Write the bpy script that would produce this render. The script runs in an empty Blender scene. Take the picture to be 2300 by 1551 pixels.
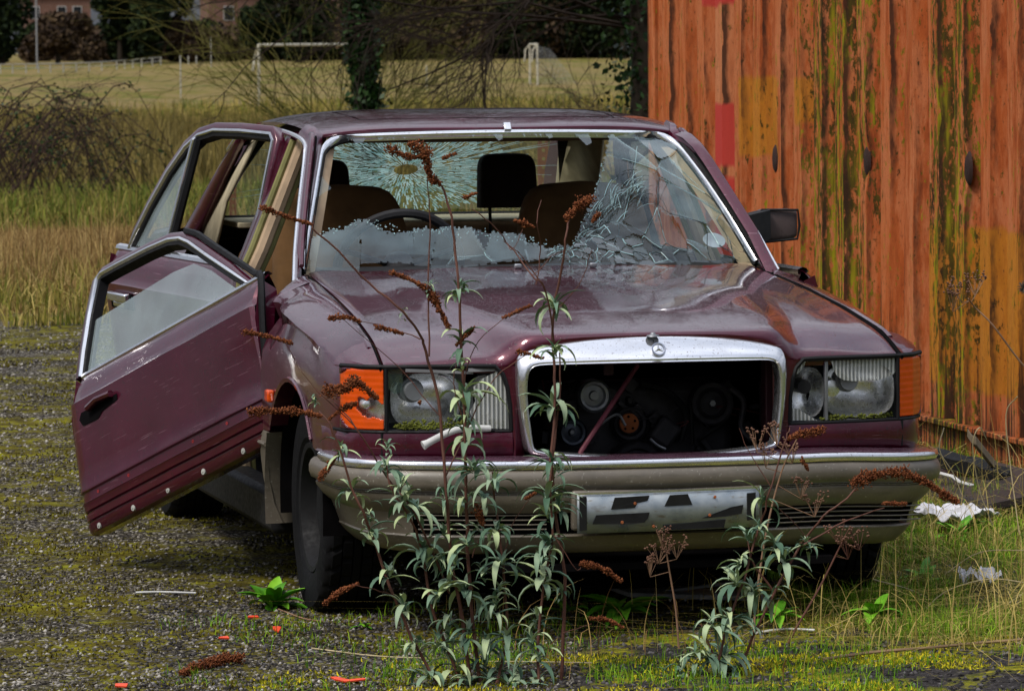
import bpy, bmesh, math, random
import numpy as np
from mathutils import Vector, Matrix, noise
R = math.radians
random.seed(7); rng = np.random.default_rng(7)
S = bpy.context.scene
COL = S.collection

# ------------------------------------------------------------------ camera
CX, CY, CZ = -3.247, -12.741, 1.642
YAW, PIT, ROL, FPX = .219, .063, -.008, 10597.5
cp, sp, cy_, sy_ = math.cos(PIT), math.sin(PIT), math.cos(YAW), math.sin(YAW)
CF = Vector((sy_*cp, cy_*cp, -sp)); _r = Vector((cy_, -sy_, 0)); _u = _r.cross(CF)
CR = math.cos(ROL)*_r + math.sin(ROL)*_u; CU = -math.sin(ROL)*_r + math.cos(ROL)*_u
CO = Vector((CX, CY, CZ))
cam = bpy.data.cameras.new('camera'); camo = bpy.data.objects.new('camera', cam); COL.objects.link(camo)
m = Matrix((CR, CU, -CF)).transposed().to_4x4(); m.translation = CO; camo.matrix_world = m
cam.sensor_width = 36; cam.lens = FPX/2300*36; cam.clip_start = .5; cam.clip_end = 5000
cam.dof.use_dof = True; cam.dof.focus_distance = 13.2; cam.dof.aperture_fstop = 20
S.camera = camo

# ------------------------------------------------------------------ world, sun, exposure
SUN_EL, SUN_AZ = R(54), R(236)      # azimuth measured from +y towards +x
w = bpy.data.worlds.new('World'); S.world = w; w.use_nodes = True
nt = w.node_tree; nt.nodes.clear()
sky = nt.nodes.new('ShaderNodeTexSky'); sky.sky_type = 'NISHITA'; sky.sun_disc = False
sky.sun_elevation = SUN_EL; sky.sun_rotation = SUN_AZ; sky.dust_density = 3; sky.air_density = 1.0
bg = nt.nodes.new('ShaderNodeBackground'); bg.inputs[1].default_value = .086
tc = nt.nodes.new('ShaderNodeTexCoord'); mp = nt.nodes.new('ShaderNodeMapping'); mp.inputs[3].default_value = (1, 1, 2.6)
cl = nt.nodes.new('ShaderNodeTexNoise'); cl.inputs['Scale'].default_value = 2.2; cl.inputs['Detail'].default_value = 5
cr = nt.nodes.new('ShaderNodeValToRGB'); cr.color_ramp.elements[0].position = .3; cr.color_ramp.elements[1].position = .68
cr.color_ramp.elements[0].color = (2.6, 3.0, 3.9, 1); cr.color_ramp.elements[1].color = (10.5, 10.8, 11.6, 1)
mx = nt.nodes.new('ShaderNodeMix'); mx.data_type = 'RGBA'; mx.inputs[0].default_value = .72
out = nt.nodes.new('ShaderNodeOutputWorld'); L = nt.links.new
L(tc.outputs['Generated'], mp.inputs[0]); L(mp.outputs[0], cl.inputs['Vector']); L(cl.outputs[0], cr.inputs[0])
L(sky.outputs[0], mx.inputs[6]); L(cr.outputs[0], mx.inputs[7]); 
sz = nt.nodes.new('ShaderNodeSeparateXYZ'); L(tc.outputs['Generated'], sz.inputs[0])      # overcast skies darken towards the horizon
mr_ = nt.nodes.new('ShaderNodeMapRange'); L(sz.outputs[2], mr_.inputs[0]); mr_.inputs[1].default_value = 0; mr_.inputs[2].default_value = .85; mr_.inputs[3].default_value = .20; mr_.inputs[4].default_value = 1.55
vm = nt.nodes.new('ShaderNodeVectorMath'); vm.operation = 'SCALE'; L(mx.outputs[2], vm.inputs[0]); L(mr_.outputs[0], vm.inputs['Scale']); L(vm.outputs[0], bg.inputs[0]); L(bg.outputs[0], out.inputs[0])
sl = bpy.data.lights.new('sun', 'SUN'); sl.energy = 2.0; sl.angle = R(15); sl.color = (1, .95, .87)
so = bpy.data.objects.new('sun', sl); COL.objects.link(so)
sd = Vector((math.sin(SUN_AZ)*math.cos(SUN_EL), math.cos(SUN_AZ)*math.cos(SUN_EL), math.sin(SUN_EL)))
so.rotation_euler = sd.to_track_quat('Z', 'Y').to_euler()
S.view_settings.view_transform = 'Standard'; S.view_settings.look = 'None'
S.view_settings.exposure = .40; S.view_settings.gamma = 1
try: S.cycles.max_bounces = 8; S.cycles.transparent_max_bounces = 24
except Exception: pass

# ------------------------------------------------------------------ helpers
def tag(o, label=None, cat=None, group=None, kind=None):
    if label: o['label'] = label
    if cat: o['category'] = cat
    if group: o['group'] = group
    if kind: o['kind'] = kind
    return o
def empty(name, loc=(0, 0, 0), label=None, cat=None, group=None):
    o = bpy.data.objects.new(name, None); COL.objects.link(o); o.location = loc; o.empty_display_size = .2
    return tag(o, label, cat, group)
class MB:
    """collects vertices and faces"""
    def __init__(s): s.v = []; s.f = []; s.mi = []
    def add(s, vs, fs, mi=0):
        b = len(s.v); s.v += [tuple(v) for v in vs]; s.f += [tuple(b+i for i in f) for f in fs]; s.mi += [mi]*len(fs); return s
    def grid(s, rows, close_u=False, close_v=False, mi=0, flip=False):
        n = len(rows[0]); m_ = len(rows); fs = []
        for i in range(m_ if close_v else m_-1):
            for j in range(n if close_u else n-1):
                a, b = i*n+j, i*n+(j+1) % n; c, d = ((i+1) % m_)*n+(j+1) % n, ((i+1) % m_)*n+j
                fs.append((a, d, c, b) if flip else (a, b, c, d))
        return s.add([p for r in rows for p in r], fs, mi)
    def box(s, c, d, rot=None, mi=0):
        vs = [Vector((x*d[0]/2, y*d[1]/2, z*d[2]/2)) for x in (-1, 1) for y in (-1, 1) for z in (-1, 1)]
        if rot is not None: vs = [rot @ v for v in vs]
        return s.add([v+Vector(c) for v in vs], [(0, 1, 3, 2), (4, 6, 7, 5), (0, 4, 5, 1), (2, 3, 7, 6), (0, 2, 6, 4), (1, 5, 7, 3)], mi)
    def tube(s, pts, r, k=8, caps=True, mi=0, flat=None):
        pts = [Vector(p) for p in pts]; n = len(pts); rs = r if hasattr(r, '__len__') else [r]*n
        rows = []; up = None
        for i, p in enumerate(pts):
            t = (pts[min(i+1, n-1)]-pts[max(i-1, 0)]).normalized()
            if up is None: up = Vector((0, 0, 1)) if abs(t.z) < .9 else Vector((1, 0, 0))
            a = t.cross(up)
            if a.length < 1e-6: a = t.orthogonal()
            a.normalize(); b = a.cross(t).normalized(); up = b
            fa, fb = (flat or (1, 1))
            rows.append([p+a*math.cos(2*math.pi*j/k)*rs[i]*fa+b*math.sin(2*math.pi*j/k)*rs[i]*fb for j in range(k)])
        base = len(s.v); s.grid(rows, close_u=True, mi=mi)
        if caps:
            s.f.append(tuple(base+j for j in range(k))); s.mi.append(mi)
            s.f.append(tuple(base+(n-1)*k+j for j in reversed(range(k)))); s.mi.append(mi)
        return s
    def lathe(s, prof, c=(0, 0, 0), axis='y', k=32, mi=0):
        """prof: list of (radius, along)"""
        rows = []
        for r_, h in prof:
            row = []
            for j in range(k):
                a = 2*math.pi*j/k; u, v = r_*math.cos(a), r_*math.sin(a)
                row.append({'y': (c[0]+u, c[1]+h, c[2]+v), 'x': (c[0]+h, c[1]+u, c[2]+v), 'z': (c[0]+u, c[1]+v, c[2]+h)}[axis])
            rows.append(row)
        return s.grid(rows, close_u=True, mi=mi)
    def poly(s, pts, th=None, mi=0):
        """flat polygon, optional thickness vector"""
        n = len(pts)
        if th is None: return s.add(pts, [tuple(range(n))], mi)
        t = Vector(th); q = [Vector(p)+t for p in pts]
        return s.add(list(pts)+q, [tuple(range(n)), tuple(reversed(range(n, 2*n)))]+[(i, i+n, (i+1) % n+n, (i+1) % n) for i in range(n)], mi)
    def build(s, name, mat, parent=None, smooth=True, bevel=0, solid=0, sub=0, angle=40, recalc=True):
        me = bpy.data.meshes.new(name); me.from_pydata(s.v, [], s.f)
        mats = mat if isinstance(mat, (list, tuple)) else [mat]
        for m_ in mats: me.materials.append(m_)
        if len(mats) > 1: me.polygons.foreach_set('material_index', s.mi)
        if recalc:
            bm = bmesh.new(); bm.from_mesh(me); bmesh.ops.remove_doubles(bm, verts=bm.verts, dist=1e-5)
            bmesh.ops.recalc_face_normals(bm, faces=bm.faces); bm.to_mesh(me); bm.free()
        me.validate()
        o = bpy.data.objects.new(name, me); COL.objects.link(o)
        if parent is not None: o.parent = parent
        if solid: md = o.modifiers.new('s', 'SOLIDIFY'); md.thickness = solid; md.offset = 0
        if bevel: md = o.modifiers.new('b', 'BEVEL'); md.width = bevel; md.segments = 2; md.limit_method = 'ANGLE'
        if sub: md = o.modifiers.new('u', 'SUBSURF'); md.levels = sub; md.render_levels = sub
        if smooth:
            me.polygons.foreach_set('use_smooth', [True]*len(me.polygons))
            try: me.set_sharp_from_angle(angle=R(angle))
            except Exception: pass
        return o
def each(mb, name, mat, parent, **k):
    """every separate piece of mb as a part of its own"""
    par = list(range(len(mb.v)))
    def find(i):
        while par[i] != i: par[i] = par[par[i]]; i = par[i]
        return i
    for f in mb.f:
        for i in f[1:]: par[find(i)] = find(f[0])
    g = {}
    for f in mb.f: g.setdefault(find(f[0]), []).append(f)
    for fs in g.values():
        ids = sorted({i for f in fs for i in f}); mp_ = {a: b for b, a in enumerate(ids)}; q = MB(); q.add([mb.v[i] for i in ids], [tuple(mp_[i] for i in f) for f in fs]); yield q.build(name, mat, parent, **k)
def fastmesh(name, V, F, mat, attr=None, parent=None, smooth=False):
    """V (n,3), F (m,k) numpy; attr = per-vertex float 'rnd'"""
    me = bpy.data.meshes.new(name); k = F.shape[1]
    me.vertices.add(len(V)); me.vertices.foreach_set('co', np.asarray(V, np.float32).ravel())
    me.loops.add(F.size); me.loops.foreach_set('vertex_index', F.astype(np.int32).ravel())
    me.polygons.add(len(F)); me.polygons.foreach_set('loop_start', np.arange(0, F.size, k, dtype=np.int32))
    me.polygons.foreach_set('loop_total', np.full(len(F), k, np.int32))
    if smooth: me.polygons.foreach_set('use_smooth', np.ones(len(F), bool))
    for m_ in (mat if isinstance(mat, (list, tuple)) else [mat]): me.materials.append(m_)
    if attr is not None:
        a = me.attributes.new('rnd', 'FLOAT', 'POINT'); a.data.foreach_set('value', np.asarray(attr, np.float32))
    me.update(calc_edges=True)
    o = bpy.data.objects.new(name, me); COL.objects.link(o)
    if parent is not None: o.parent = parent
    return o
def lerp(a, b, t): return a+(b-a)*t
def ip(xs, ys, x): return float(np.interp(x, xs, ys))
def sm(a, b, x):
    t = min(1, max(0, (x-a)/(b-a))); return t*t*(3-2*t)
def at(px, py, **k):
    """world point seen at photo pixel (2300 wide) on the plane x=, y= or z="""
    d = CF+CR*((px-1150)/FPX)-CU*((py-775.5)/FPX); a, v = list(k.items())[0]; i = 'xyz'.index(a)
    return CO+d*((v-CO[i])/d[i])
def smooth_path(pts, n=6):
    """Catmull-Rom through pts"""
    P = [Vector(p) for p in pts]; P = [P[0]*2-P[1]]+P+[P[-1]*2-P[-2]]; o = []
    for i in range(1, len(P)-2):
        for j in range(n):
            t = j/n; a, b, c, d = P[i-1:i+3]
            o.append(.5*((2*b)+(c-a)*t+(2*a-5*b+4*c-d)*t*t+(3*b-a-3*c+d)*t**3))
    return o+[P[-2]]

# ------------------------------------------------------------------ materials
class NT:
    def __init__(s, name):
        s.m = bpy.data.materials.new(name); s.m.use_nodes = True; s.t = s.m.node_tree
        s.b = s.t.nodes['Principled BSDF']; s.o = s.t.nodes['Material Output']
        s._tc = None
    def n(s, typ, **k):
        x = s.t.nodes.new('ShaderNode'+typ)
        for a, v in k.items(): setattr(x, a, v)
        return x
    def l(s, a, b): s.t.links.new(a, b)
    def setv(s, inp, v):
        if hasattr(v, 'is_output') or isinstance(v, bpy.types.NodeSocket): s.l(v, inp)
        else: inp.default_value = v
    def tc(s, scale=(1, 1, 1), which='Object', rot=(0, 0, 0), loc=(0, 0, 0)):
        if s._tc is None: s._tc = s.n('TexCoord')
        m_ = s.n('Mapping'); m_.inputs[3].default_value = scale; m_.inputs[2].default_value = rot; m_.inputs[1].default_value = loc
        s.l(s._tc.outputs[which], m_.inputs[0]); return m_.outputs[0]
    def noise(s, vec, scale=5, detail=4, rough=.55, dist=0):
        x = s.n('TexNoise'); s.l(vec, x.inputs['Vector']); x.inputs['Scale'].default_value = scale
        x.inputs['Detail'].default_value = detail; x.inputs['Roughness'].default_value = rough; x.inputs['Distortion'].default_value = dist
        return x.outputs[0]
    def voro(s, vec, scale=5, feature='F1', out='Distance', rnd=1):
        x = s.n('TexVoronoi', feature=feature); s.l(vec, x.inputs['Vector']); x.inputs['Scale'].default_value = scale
        x.inputs['Randomness'].default_value = rnd
        return x.outputs[out]
    def ramp(s, fac, stops, interp='LINEAR'):
        x = s.n('ValToRGB'); e = x.color_ramp.elements; x.color_ramp.interpolation = interp
        while len(e) < len(stops): e.new(.5)
        for i, (p, c) in enumerate(stops):
            e[i].position = p; c = c if hasattr(c, '__len__') else (c, c, c); e[i].color = (*c[:3], 1)
        s.l(fac, x.inputs[0]); return x.outputs[0]
    def mix(s, f, a, b, blend='MIX'):
        x = s.n('Mix', data_type='RGBA', blend_type=blend); s.setv(x.inputs[0], f)
        for i, v in ((6, a), (7, b)): s.setv(x.inputs[i], (*v[:3], 1) if isinstance(v, tuple) else v)
        return x.outputs[2]
    def math(s, op, a, b=0, c=None, clamp=False):
        x = s.n('Math', operation=op, use_clamp=clamp); s.setv(x.inputs[0], a); s.setv(x.inputs[1], b)
        if c is not None: s.setv(x.inputs[2], c)
        return x.outputs[0]
    def mr(s, v, a, b, c=0, d=1):
        x = s.n('MapRange'); s.setv(x.inputs[0], v)
        for i, q in enumerate((a, b, c, d)): x.inputs[i+1].default_value = q
        return x.outputs[0]
    def sep(s, vec):
        x = s.n('SeparateXYZ'); s.l(vec, x.inputs[0]); return x.outputs
    def bump(s, h, strength=.3, dist=.01, nrm=None):
        x = s.n('Bump'); s.l(h, x.inputs['Height']); x.inputs['Strength'].default_value = strength; x.inputs['Distance'].default_value = dist
        if nrm is not None: s.l(nrm, x.inputs['Normal'])
        return x.outputs[0]
    def attr(s, name='rnd'):
        x = s.n('Attribute'); x.attribute_name = name; return x.outputs['Fac']
    def P(s, **k):
        names = dict(base='Base Color', metal='Metallic', rough='Roughness', coat='Coat Weight', coatr='Coat Roughness', spec='Specular IOR Level',
                     trans='Transmission Weight', alpha='Alpha', ior='IOR', nrm='Normal', sub='Subsurface Weight', sheen='Sheen Weight', cnrm='Coat Normal')
        for a, v in k.items():
            i = s.b.inputs[names[a]]
            if a == 'base' and isinstance(v, tuple): v = (*v[:3], 1)
            s.setv(i, v)
        return s.m
def plain(name, base, rough=.5, metal=0, **k):
    """small procedural variation on a simple colour"""
    t = NT(name); v = t.tc(); n = t.noise(v, 9, 5)
    c = t.mix(t.ramp(n, [(.35, .0), (.7, 1.)]), tuple(x*.72 for x in base), tuple(min(1, x*1.2) for x in base))
    n2 = t.noise(v, 60, 3)
    rr = t.mr(n2, .3, .7, max(.02, rough-.12), min(1, rough+.12))
    k.setdefault('spec', .22)
    t.P(base=c, rough=rr, metal=metal, nrm=t.bump(n2, .12, .002), **k); return t.m
M = {}
def m_paint():
    t = NT('maroon_paint'); v = t.tc()
    big = t.noise(v, 2.2, 5, .6); fine = t.noise(v, 70, 4, .6); dr = t.voro(v, 150)
    streak = t.noise(t.tc((30, 3, 6)), 2.5, 5, .65)
    base = t.mix(t.ramp(big, [(.35, 0), (.7, 1)]), (.052, .0010, .011), (.086, .0024, .021))
    dust = t.ramp(streak, [(.54, 0), (.82, .14)])
    base = t.mix(dust, base, (.13, .055, .075))
    scr = t.noise(t.tc((2.5, 2.5, 60), rot=(.5, .3, .2)), 3.0, 4, .5); smear = t.noise(t.tc((1.2, 1.2, 4), rot=(.4, 0, 0)), 4, 9, .75)
    base = t.mix(t.ramp(scr, [(.665, 0), (.68, .35)]), base, (.30, .16, .20)); base = t.mix(t.ramp(smear, [(.56, 0), (.78, .22)]), base, (.14, .05, .08))
    run = t.ramp(t.noise(t.tc((45, 45, 1.2)), 2, 5, .7), [(.60, 0), (.72, .35)]); base = t.mix(run, base, (.05, .012, .02))
    speck = t.ramp(t.noise(v, 90, 3, .5), [(.63, 0), (.69, .85)])
    base = t.mix(speck, base, (.03, .01, .015))
    rough = t.math('ADD', t.mr(big, .3, .75, .25, .40), t.math('MULTIPLY', dust, .5))
    drops = t.ramp(dr, [(.0, 1), (.28, 0)]); gate = t.ramp(t.noise(v, 16, 3), [(.44, 0), (.56, 1)])
    h = t.math('MULTIPLY', drops, gate)
    t.b.inputs['Coat IOR'].default_value = 1.5
    t.P(base=base, rough=rough, metal=.35, spec=.3, coat=1, coatr=t.mr(streak, .4, .8, .02, .14), nrm=t.bump(fine, .04, .002), cnrm=t.bump(h, .6, .0016)); return t.m
M['paint'] = m_paint()
def m_chrome(name, dirt=(.40, .36, .32), amt=.25):
    t = NT(name); v = t.tc(); n = t.noise(v, 14, 6, .65); f = t.ramp(n, [(.48, 0), (.75, amt)])
    sp = t.ramp(t.noise(v, 160, 2), [(.62, 0), (.72, .7)])
    base = t.mix(f, (.78, .79, .82), dirt); base = t.mix(sp, base, (.25, .2, .17))
    t.P(base=base, metal=.92, rough=t.mr(n, .35, .75, .06, .24), nrm=t.bump(n, .05, .003)); return t.m
M['chrome'] = m_chrome('weathered_chrome')
M['trim'] = m_chrome('brushed_bright_trim', amt=.3)
def m_bumper():
    t = NT('taupe_bumper_plastic'); v = t.tc(); n = t.noise(v, 5, 8, .7); g = t.noise(t.tc((4, 4, 22)), 3, 6, .7); f = t.noise(v, 110, 3)
    b = t.mix(t.ramp(n, [(.35, 0), (.7, 1)]), (.100, .085, .066), (.155, .132, .102)); b = t.mix(t.ramp(g, [(.52, 0), (.72, .6)]), b, (.060, .055, .035)); b = t.mix(t.ramp(f, [(.64, 0), (.70, .7)]), b, (.30, .28, .24))
    return t.P(base=b, rough=t.mr(n, .3, .7, .26, .48), spec=.6, nrm=t.bump(f, .1, .001))
M['beige'] = m_bumper()
M['black'] = plain('black_rubber', (.008, .008, .009), .6, spec=.2)
M['gap'] = plain('dark_cavity', (.004, .0035, .004), .9, spec=.05)
M['tyre'] = plain('tyre_rubber', (.006, .006, .007), .8, spec=.12)
M['steel'] = plain('dull_steel', (.26, .27, .29), .42, .7)
M['darkmetal'] = plain('greasy_dark_metal', (.030, .028, .032), .6, .3, spec=.3)
M['rust'] = plain('rust_orange', (.33, .10, .035), .85)
M['seat'] = plain('brown_velour', (.13, .068, .026), .95)
M['seatdark'] = plain('dark_brown_velour', (.020, .012, .009), .95)
M['cream'] = plain('cream_trim', (.42, .36, .24), .7)
M['olive'] = plain('olive_door_seal', (.20, .19, .075), .85)
M['tan'] = plain('tan_pillar_trim', (.40, .29, .19), .7)
M['dash'] = plain('dashboard_black', (.02, .02, .022), .7)
M['mirrorshell'] = plain('brown_grey_mirror_shell', (.075, .055, .055), .35)
M['washer'] = plain('zinc_washer', (.36, .36, .33), .5)
M['white'] = plain('weathered_white_plastic', (.62, .62, .60), .5)
M['silver'] = plain('reflector_silver', (.84, .86, .86), .27, .9)
M['bulb'] = plain('grey_bulb_cap', (.16, .17, .18), .5)
M['moss'] = plain('moss', (.11, .125, .02), 1)
M['grey'] = plain('grey_plastic', (.25, .25, .26), .5)
def m_glass(name, tint, op, rough=.05, dust=.25, spec=.5):
    """a thin dirty pane: reflection over partly see-through dust"""
    t = NT(name); v = t.tc(); n = t.noise(v, 5, 5, .6); sp = t.ramp(t.noise(v, 150, 2), [(.70, 0), (.76, .4)])
    a = t.math('ADD', t.mr(n, .3, .7, op-dust/2, op+dust/2), t.math('MULTIPLY', sp, .4), clamp=True)
    b = t.b; t.P(base=t.mix(n, tuple(x*.8 for x in tint), tint), rough=rough, alpha=1, spec=spec)
    tr = t.n('BsdfTransparent'); tr.inputs[0].default_value = (.86, .93, .90, 1)
    gl = t.n('BsdfGlossy'); gl.inputs['Roughness'].default_value = rough; gl.inputs[0].default_value = (.9, .97, 1, 1)
    lw = t.n('LayerWeight'); fr_ = t.math('ADD', t.math('MULTIPLY', t.math('POWER', lw.outputs['Facing'], 4), .9), .05)
    m1 = t.n('MixShader'); t.l(a, m1.inputs[0]); t.l(tr.outputs[0], m1.inputs[1]); t.l(b.outputs[0], m1.inputs[2])
    m2 = t.n('MixShader'); t.l(fr_, m2.inputs[0]); t.l(m1.outputs[0], m2.inputs[1]); t.l(gl.outputs[0], m2.inputs[2])
    t.l(m2.outputs[0], t.o.inputs[0]); return t.m
M['shard'] = m_glass('cracked_laminated_glass', (.13, .20, .23), .065, .04, .11)
M['glass'] = m_glass('clear_side_glass', (.30, .36, .36), .04, .04, .05)
M['glassdown'] = m_glass('tinted_wet_glass', (.46, .56, .58), .38, .06, .14)
def m_crazed():
    t = NT('crazed_tempered_glass'); tl = t.n('BsdfTranslucent'); n = t.noise(t.tc(), 30, 3)
    t.l(t.ramp(n, [(.35, (.25, .52, .54)), (.65, (.70, .92, .94))]), tl.inputs[0]); t.P(base=(.5, .7, .72), rough=.15); mm = t.n('MixShader'); mm.inputs[0].default_value = .35
    t.l(tl.outputs[0], mm.inputs[1]); t.l(t.b.outputs[0], mm.inputs[2]); tr = t.n('BsdfTransparent'); m2 = t.n('MixShader'); m2.inputs[0].default_value = .62
    t.l(tr.outputs[0], m2.inputs[1]); t.l(mm.outputs[0], m2.inputs[2]); t.l(m2.outputs[0], t.o.inputs[0]); return t.m
M['shardpale'] = m_glass('pale_crumpled_glass', (.30, .45, .50), .13, .05, .22)
M['tempered'] = m_crazed()
M['crackline'] = plain('glass_edge', (.30, .44, .45), .2)
M['darkcrack'] = plain('dark_crack', (.02, .03, .03), .4)
def m_lens(name, col, tr=.5):
    t = NT(name); v = t.tc((1, 1, 1)); wv = t.n('TexWave', wave_type='BANDS', bands_direction='Z'); t.l(v, wv.inputs[0]); wv.inputs['Scale'].default_value = 18
    g = t.noise(v, 30, 4)
    t.P(base=t.mix(g, tuple(x*.7 for x in col), col), rough=.12, alpha=tr, coat=.6, nrm=t.bump(wv.outputs[0], .25, .002)); return t.m
M['amber'] = m_lens('amber_lens', (.92, .105, .004), .80)
M['amberdeep'] = plain('amber_inner', (.50, .05, .006), .4)
def m_ribbed():
    t = NT('ribbed_lamp_glass'); v = t.tc(); wv = t.n('TexWave', wave_type='BANDS', bands_direction='X'); t.l(v, wv.inputs[0]); wv.inputs['Scale'].default_value = 26
    b = t.bump(wv.outputs[0], .9, .004); t.P(base=t.ramp(wv.outputs[0], [(.2, (.22, .23, .22)), (.8, (.62, .64, .62))]), rough=.12, coat=.5, nrm=b)
    tr = t.n('BsdfTransparent'); mm = t.n('MixShader'); mm.inputs[0].default_value = .62
    t.l(tr.outputs[0], mm.inputs[1]); t.l(t.b.outputs[0], mm.inputs[2]); t.l(mm.outputs[0], t.o.inputs[0]); return t.m
M['ribbed'] = m_ribbed()
# ================================================================== SETTING
def gz(x, y):
    b = -.62*sm(24, 70, y)+1.0*sm(470, 620, y)
    n = .018*noise.noise(Vector((x*1.3, y*1.3, 0)))+.007*noise.noise(Vector((x*6, y*6, 3))) if y < 60 else 0
    if y < 12: n += .05*sm(1.0, 1.7, x)*(1-sm(2.2, 2.45, x))*(1+noise.noise(Vector((x*3, y*2, 7))))+.02*sm(-.2, -.9, y)*sm(-.9, .2, x)
    k = math.exp(-((abs(x)-.78)/.2)**2-((y-.85)/.3)**2)
    return b+n*(1-k)
def m_ground():
    t = NT('ground_cover'); v = t.tc(); p = t.sep(v); X, Y = p[0], p[1]
    # mossy aggregate
    st = t.voro(v, 75, out='Color'); sb = t.n('RGBToBW'); t.l(st, sb.inputs[0]); sd2 = t.voro(v, 75)
    stones = t.ramp(sb.outputs[0], [(.15, (.030, .026, .022)), (.42, (.085, .07, .052)), (.7, (.24, .215, .175)), (.90, (.58, .54, .48))])
    stones = t.mix(t.ramp(sd2, [(.3, 0), (.6, 1)]), stones, (.02, .017, .014))
    mossn = t.noise(v, 1.5, 8, .72); mossf = t.noise(v, 26, 4, .7)
    mm = t.ramp(t.math('ADD', t.math('MULTIPLY', mossn, .75), t.math('MULTIPLY', mossf, .42)), [(.545, 0), (.61, 1)])
    mosc = t.ramp(t.noise(v, 9, 5, .65), [(.3, (.030, .024, .003)), (.48, (.085, .068, .005)), (.62, (.17, .16, .009)), (.8, (.24, .27, .012))])
    gravel = t.mix(mm, stones, mosc); gravel = t.mix(t.ramp(t.noise(t.tc((1, .5, 1)), 2.6, 7, .75), [(.46, 0), (.62, .8)]), gravel, t.mix(.5, gravel, (.008, .007, .004)))
    # dark soil with bright moss in the foreground
    soil = t.ramp(t.noise(v, 60, 6, .7), [(.35, (.010, .009, .009)), (.55, (.035, .031, .03)), (.75, (.11, .10, .10))])
    ym = t.ramp(t.noise(v, 3.4, 7, .7), [(.47, 0), (.54, 1)])
    ymc = t.ramp(t.noise(v, 22, 5, .7), [(.3, (.040, .050, .006)), (.5, (.15, .145, .010)), (.7, (.32, .27, .02))])
    soil = t.mix(ym, soil, ymc)
    wob = t.math('MULTIPLY', t.math('SUBTRACT', t.noise(v, 1.2, 4), .5), 1.2)
    fr_ = t.mr(t.math('ADD', t.math('ADD', t.math('MULTIPLY', Y, -.9), t.math('MULTIPLY', X, .45)), wob), -.25, .15)
    near = t.mix(fr_, gravel, soil)
    gr = t.ramp(t.noise(v, 14, 6, .7), [(.3, (.02, .028, .008)), (.55, (.07, .085, .015)), (.75, (.17, .15, .05))])
    near = t.mix(t.mr(t.math('ADD', X, wob), .9, 1.3), near, gr)
    # field
    fv = t.tc((.05, .012, 1)); f1 = t.noise(fv, 2.2, 10, .75); f2 = t.noise(t.tc((.35, .05, 1)), 2.4, 8, .8)
    fc = t.ramp(t.math('ADD', t.math('MULTIPLY', f1, .62), t.math('MULTIPLY', f2, .38)), [(.36, (.040, .060, .006)), (.44, (.090, .098, .012)), (.48, (.165, .125, .035)), (.52, (.215, .150, .070)), (.56, (.065, .080, .008)), (.60, (.175, .135, .045)), (.64, (.09, .10, .012))])
    strip = t.math('MULTIPLY', t.mr(Y, 34, 42), t.mr(Y, 66, 54))
    fc = t.mix(strip, fc, (.06, .10, .012))
    straw = t.ramp(t.noise(v, 5, 5), [(.3, (.06, .045, .015)), (.7, (.19, .13, .05))])
    far = t.mix(t.mr(Y, 30, 42), straw, fc)
    c = t.mix(t.mr(t.math('ADD', Y, t.math('MULTIPLY', wob, 2.5)), 15.6, 17.6), near, far)
    h = t.math('ADD', t.math('MULTIPLY', sd2, -.6), t.math('MULTIPLY', mossf, .9))
    return t.P(base=c, rough=.95, spec=.10, nrm=t.bump(h, .8, .012))
xs = np.concatenate([-np.geomspace(3.4, 900, 34)[::-1]-0., np.arange(-3.3, 3.4, .06), np.geomspace(3.45, 1500, 50)])
ys = np.concatenate([-np.geomspace(2.6, 60, 12)[::-1], np.arange(-2.5, 8, .06), np.geomspace(8.1, 3000, 90)])
V = np.array([(x, y, gz(x, y)) for y in ys for x in xs]); n_ = len(xs); a = (np.arange(len(ys)-1)[:, None]*n_+np.arange(n_-1)).ravel()
g = fastmesh('ground', V, np.stack([a, a+1, a+n_+1, a+n_], 1), m_ground(), smooth=True); tag(g, kind='structure')

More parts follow.
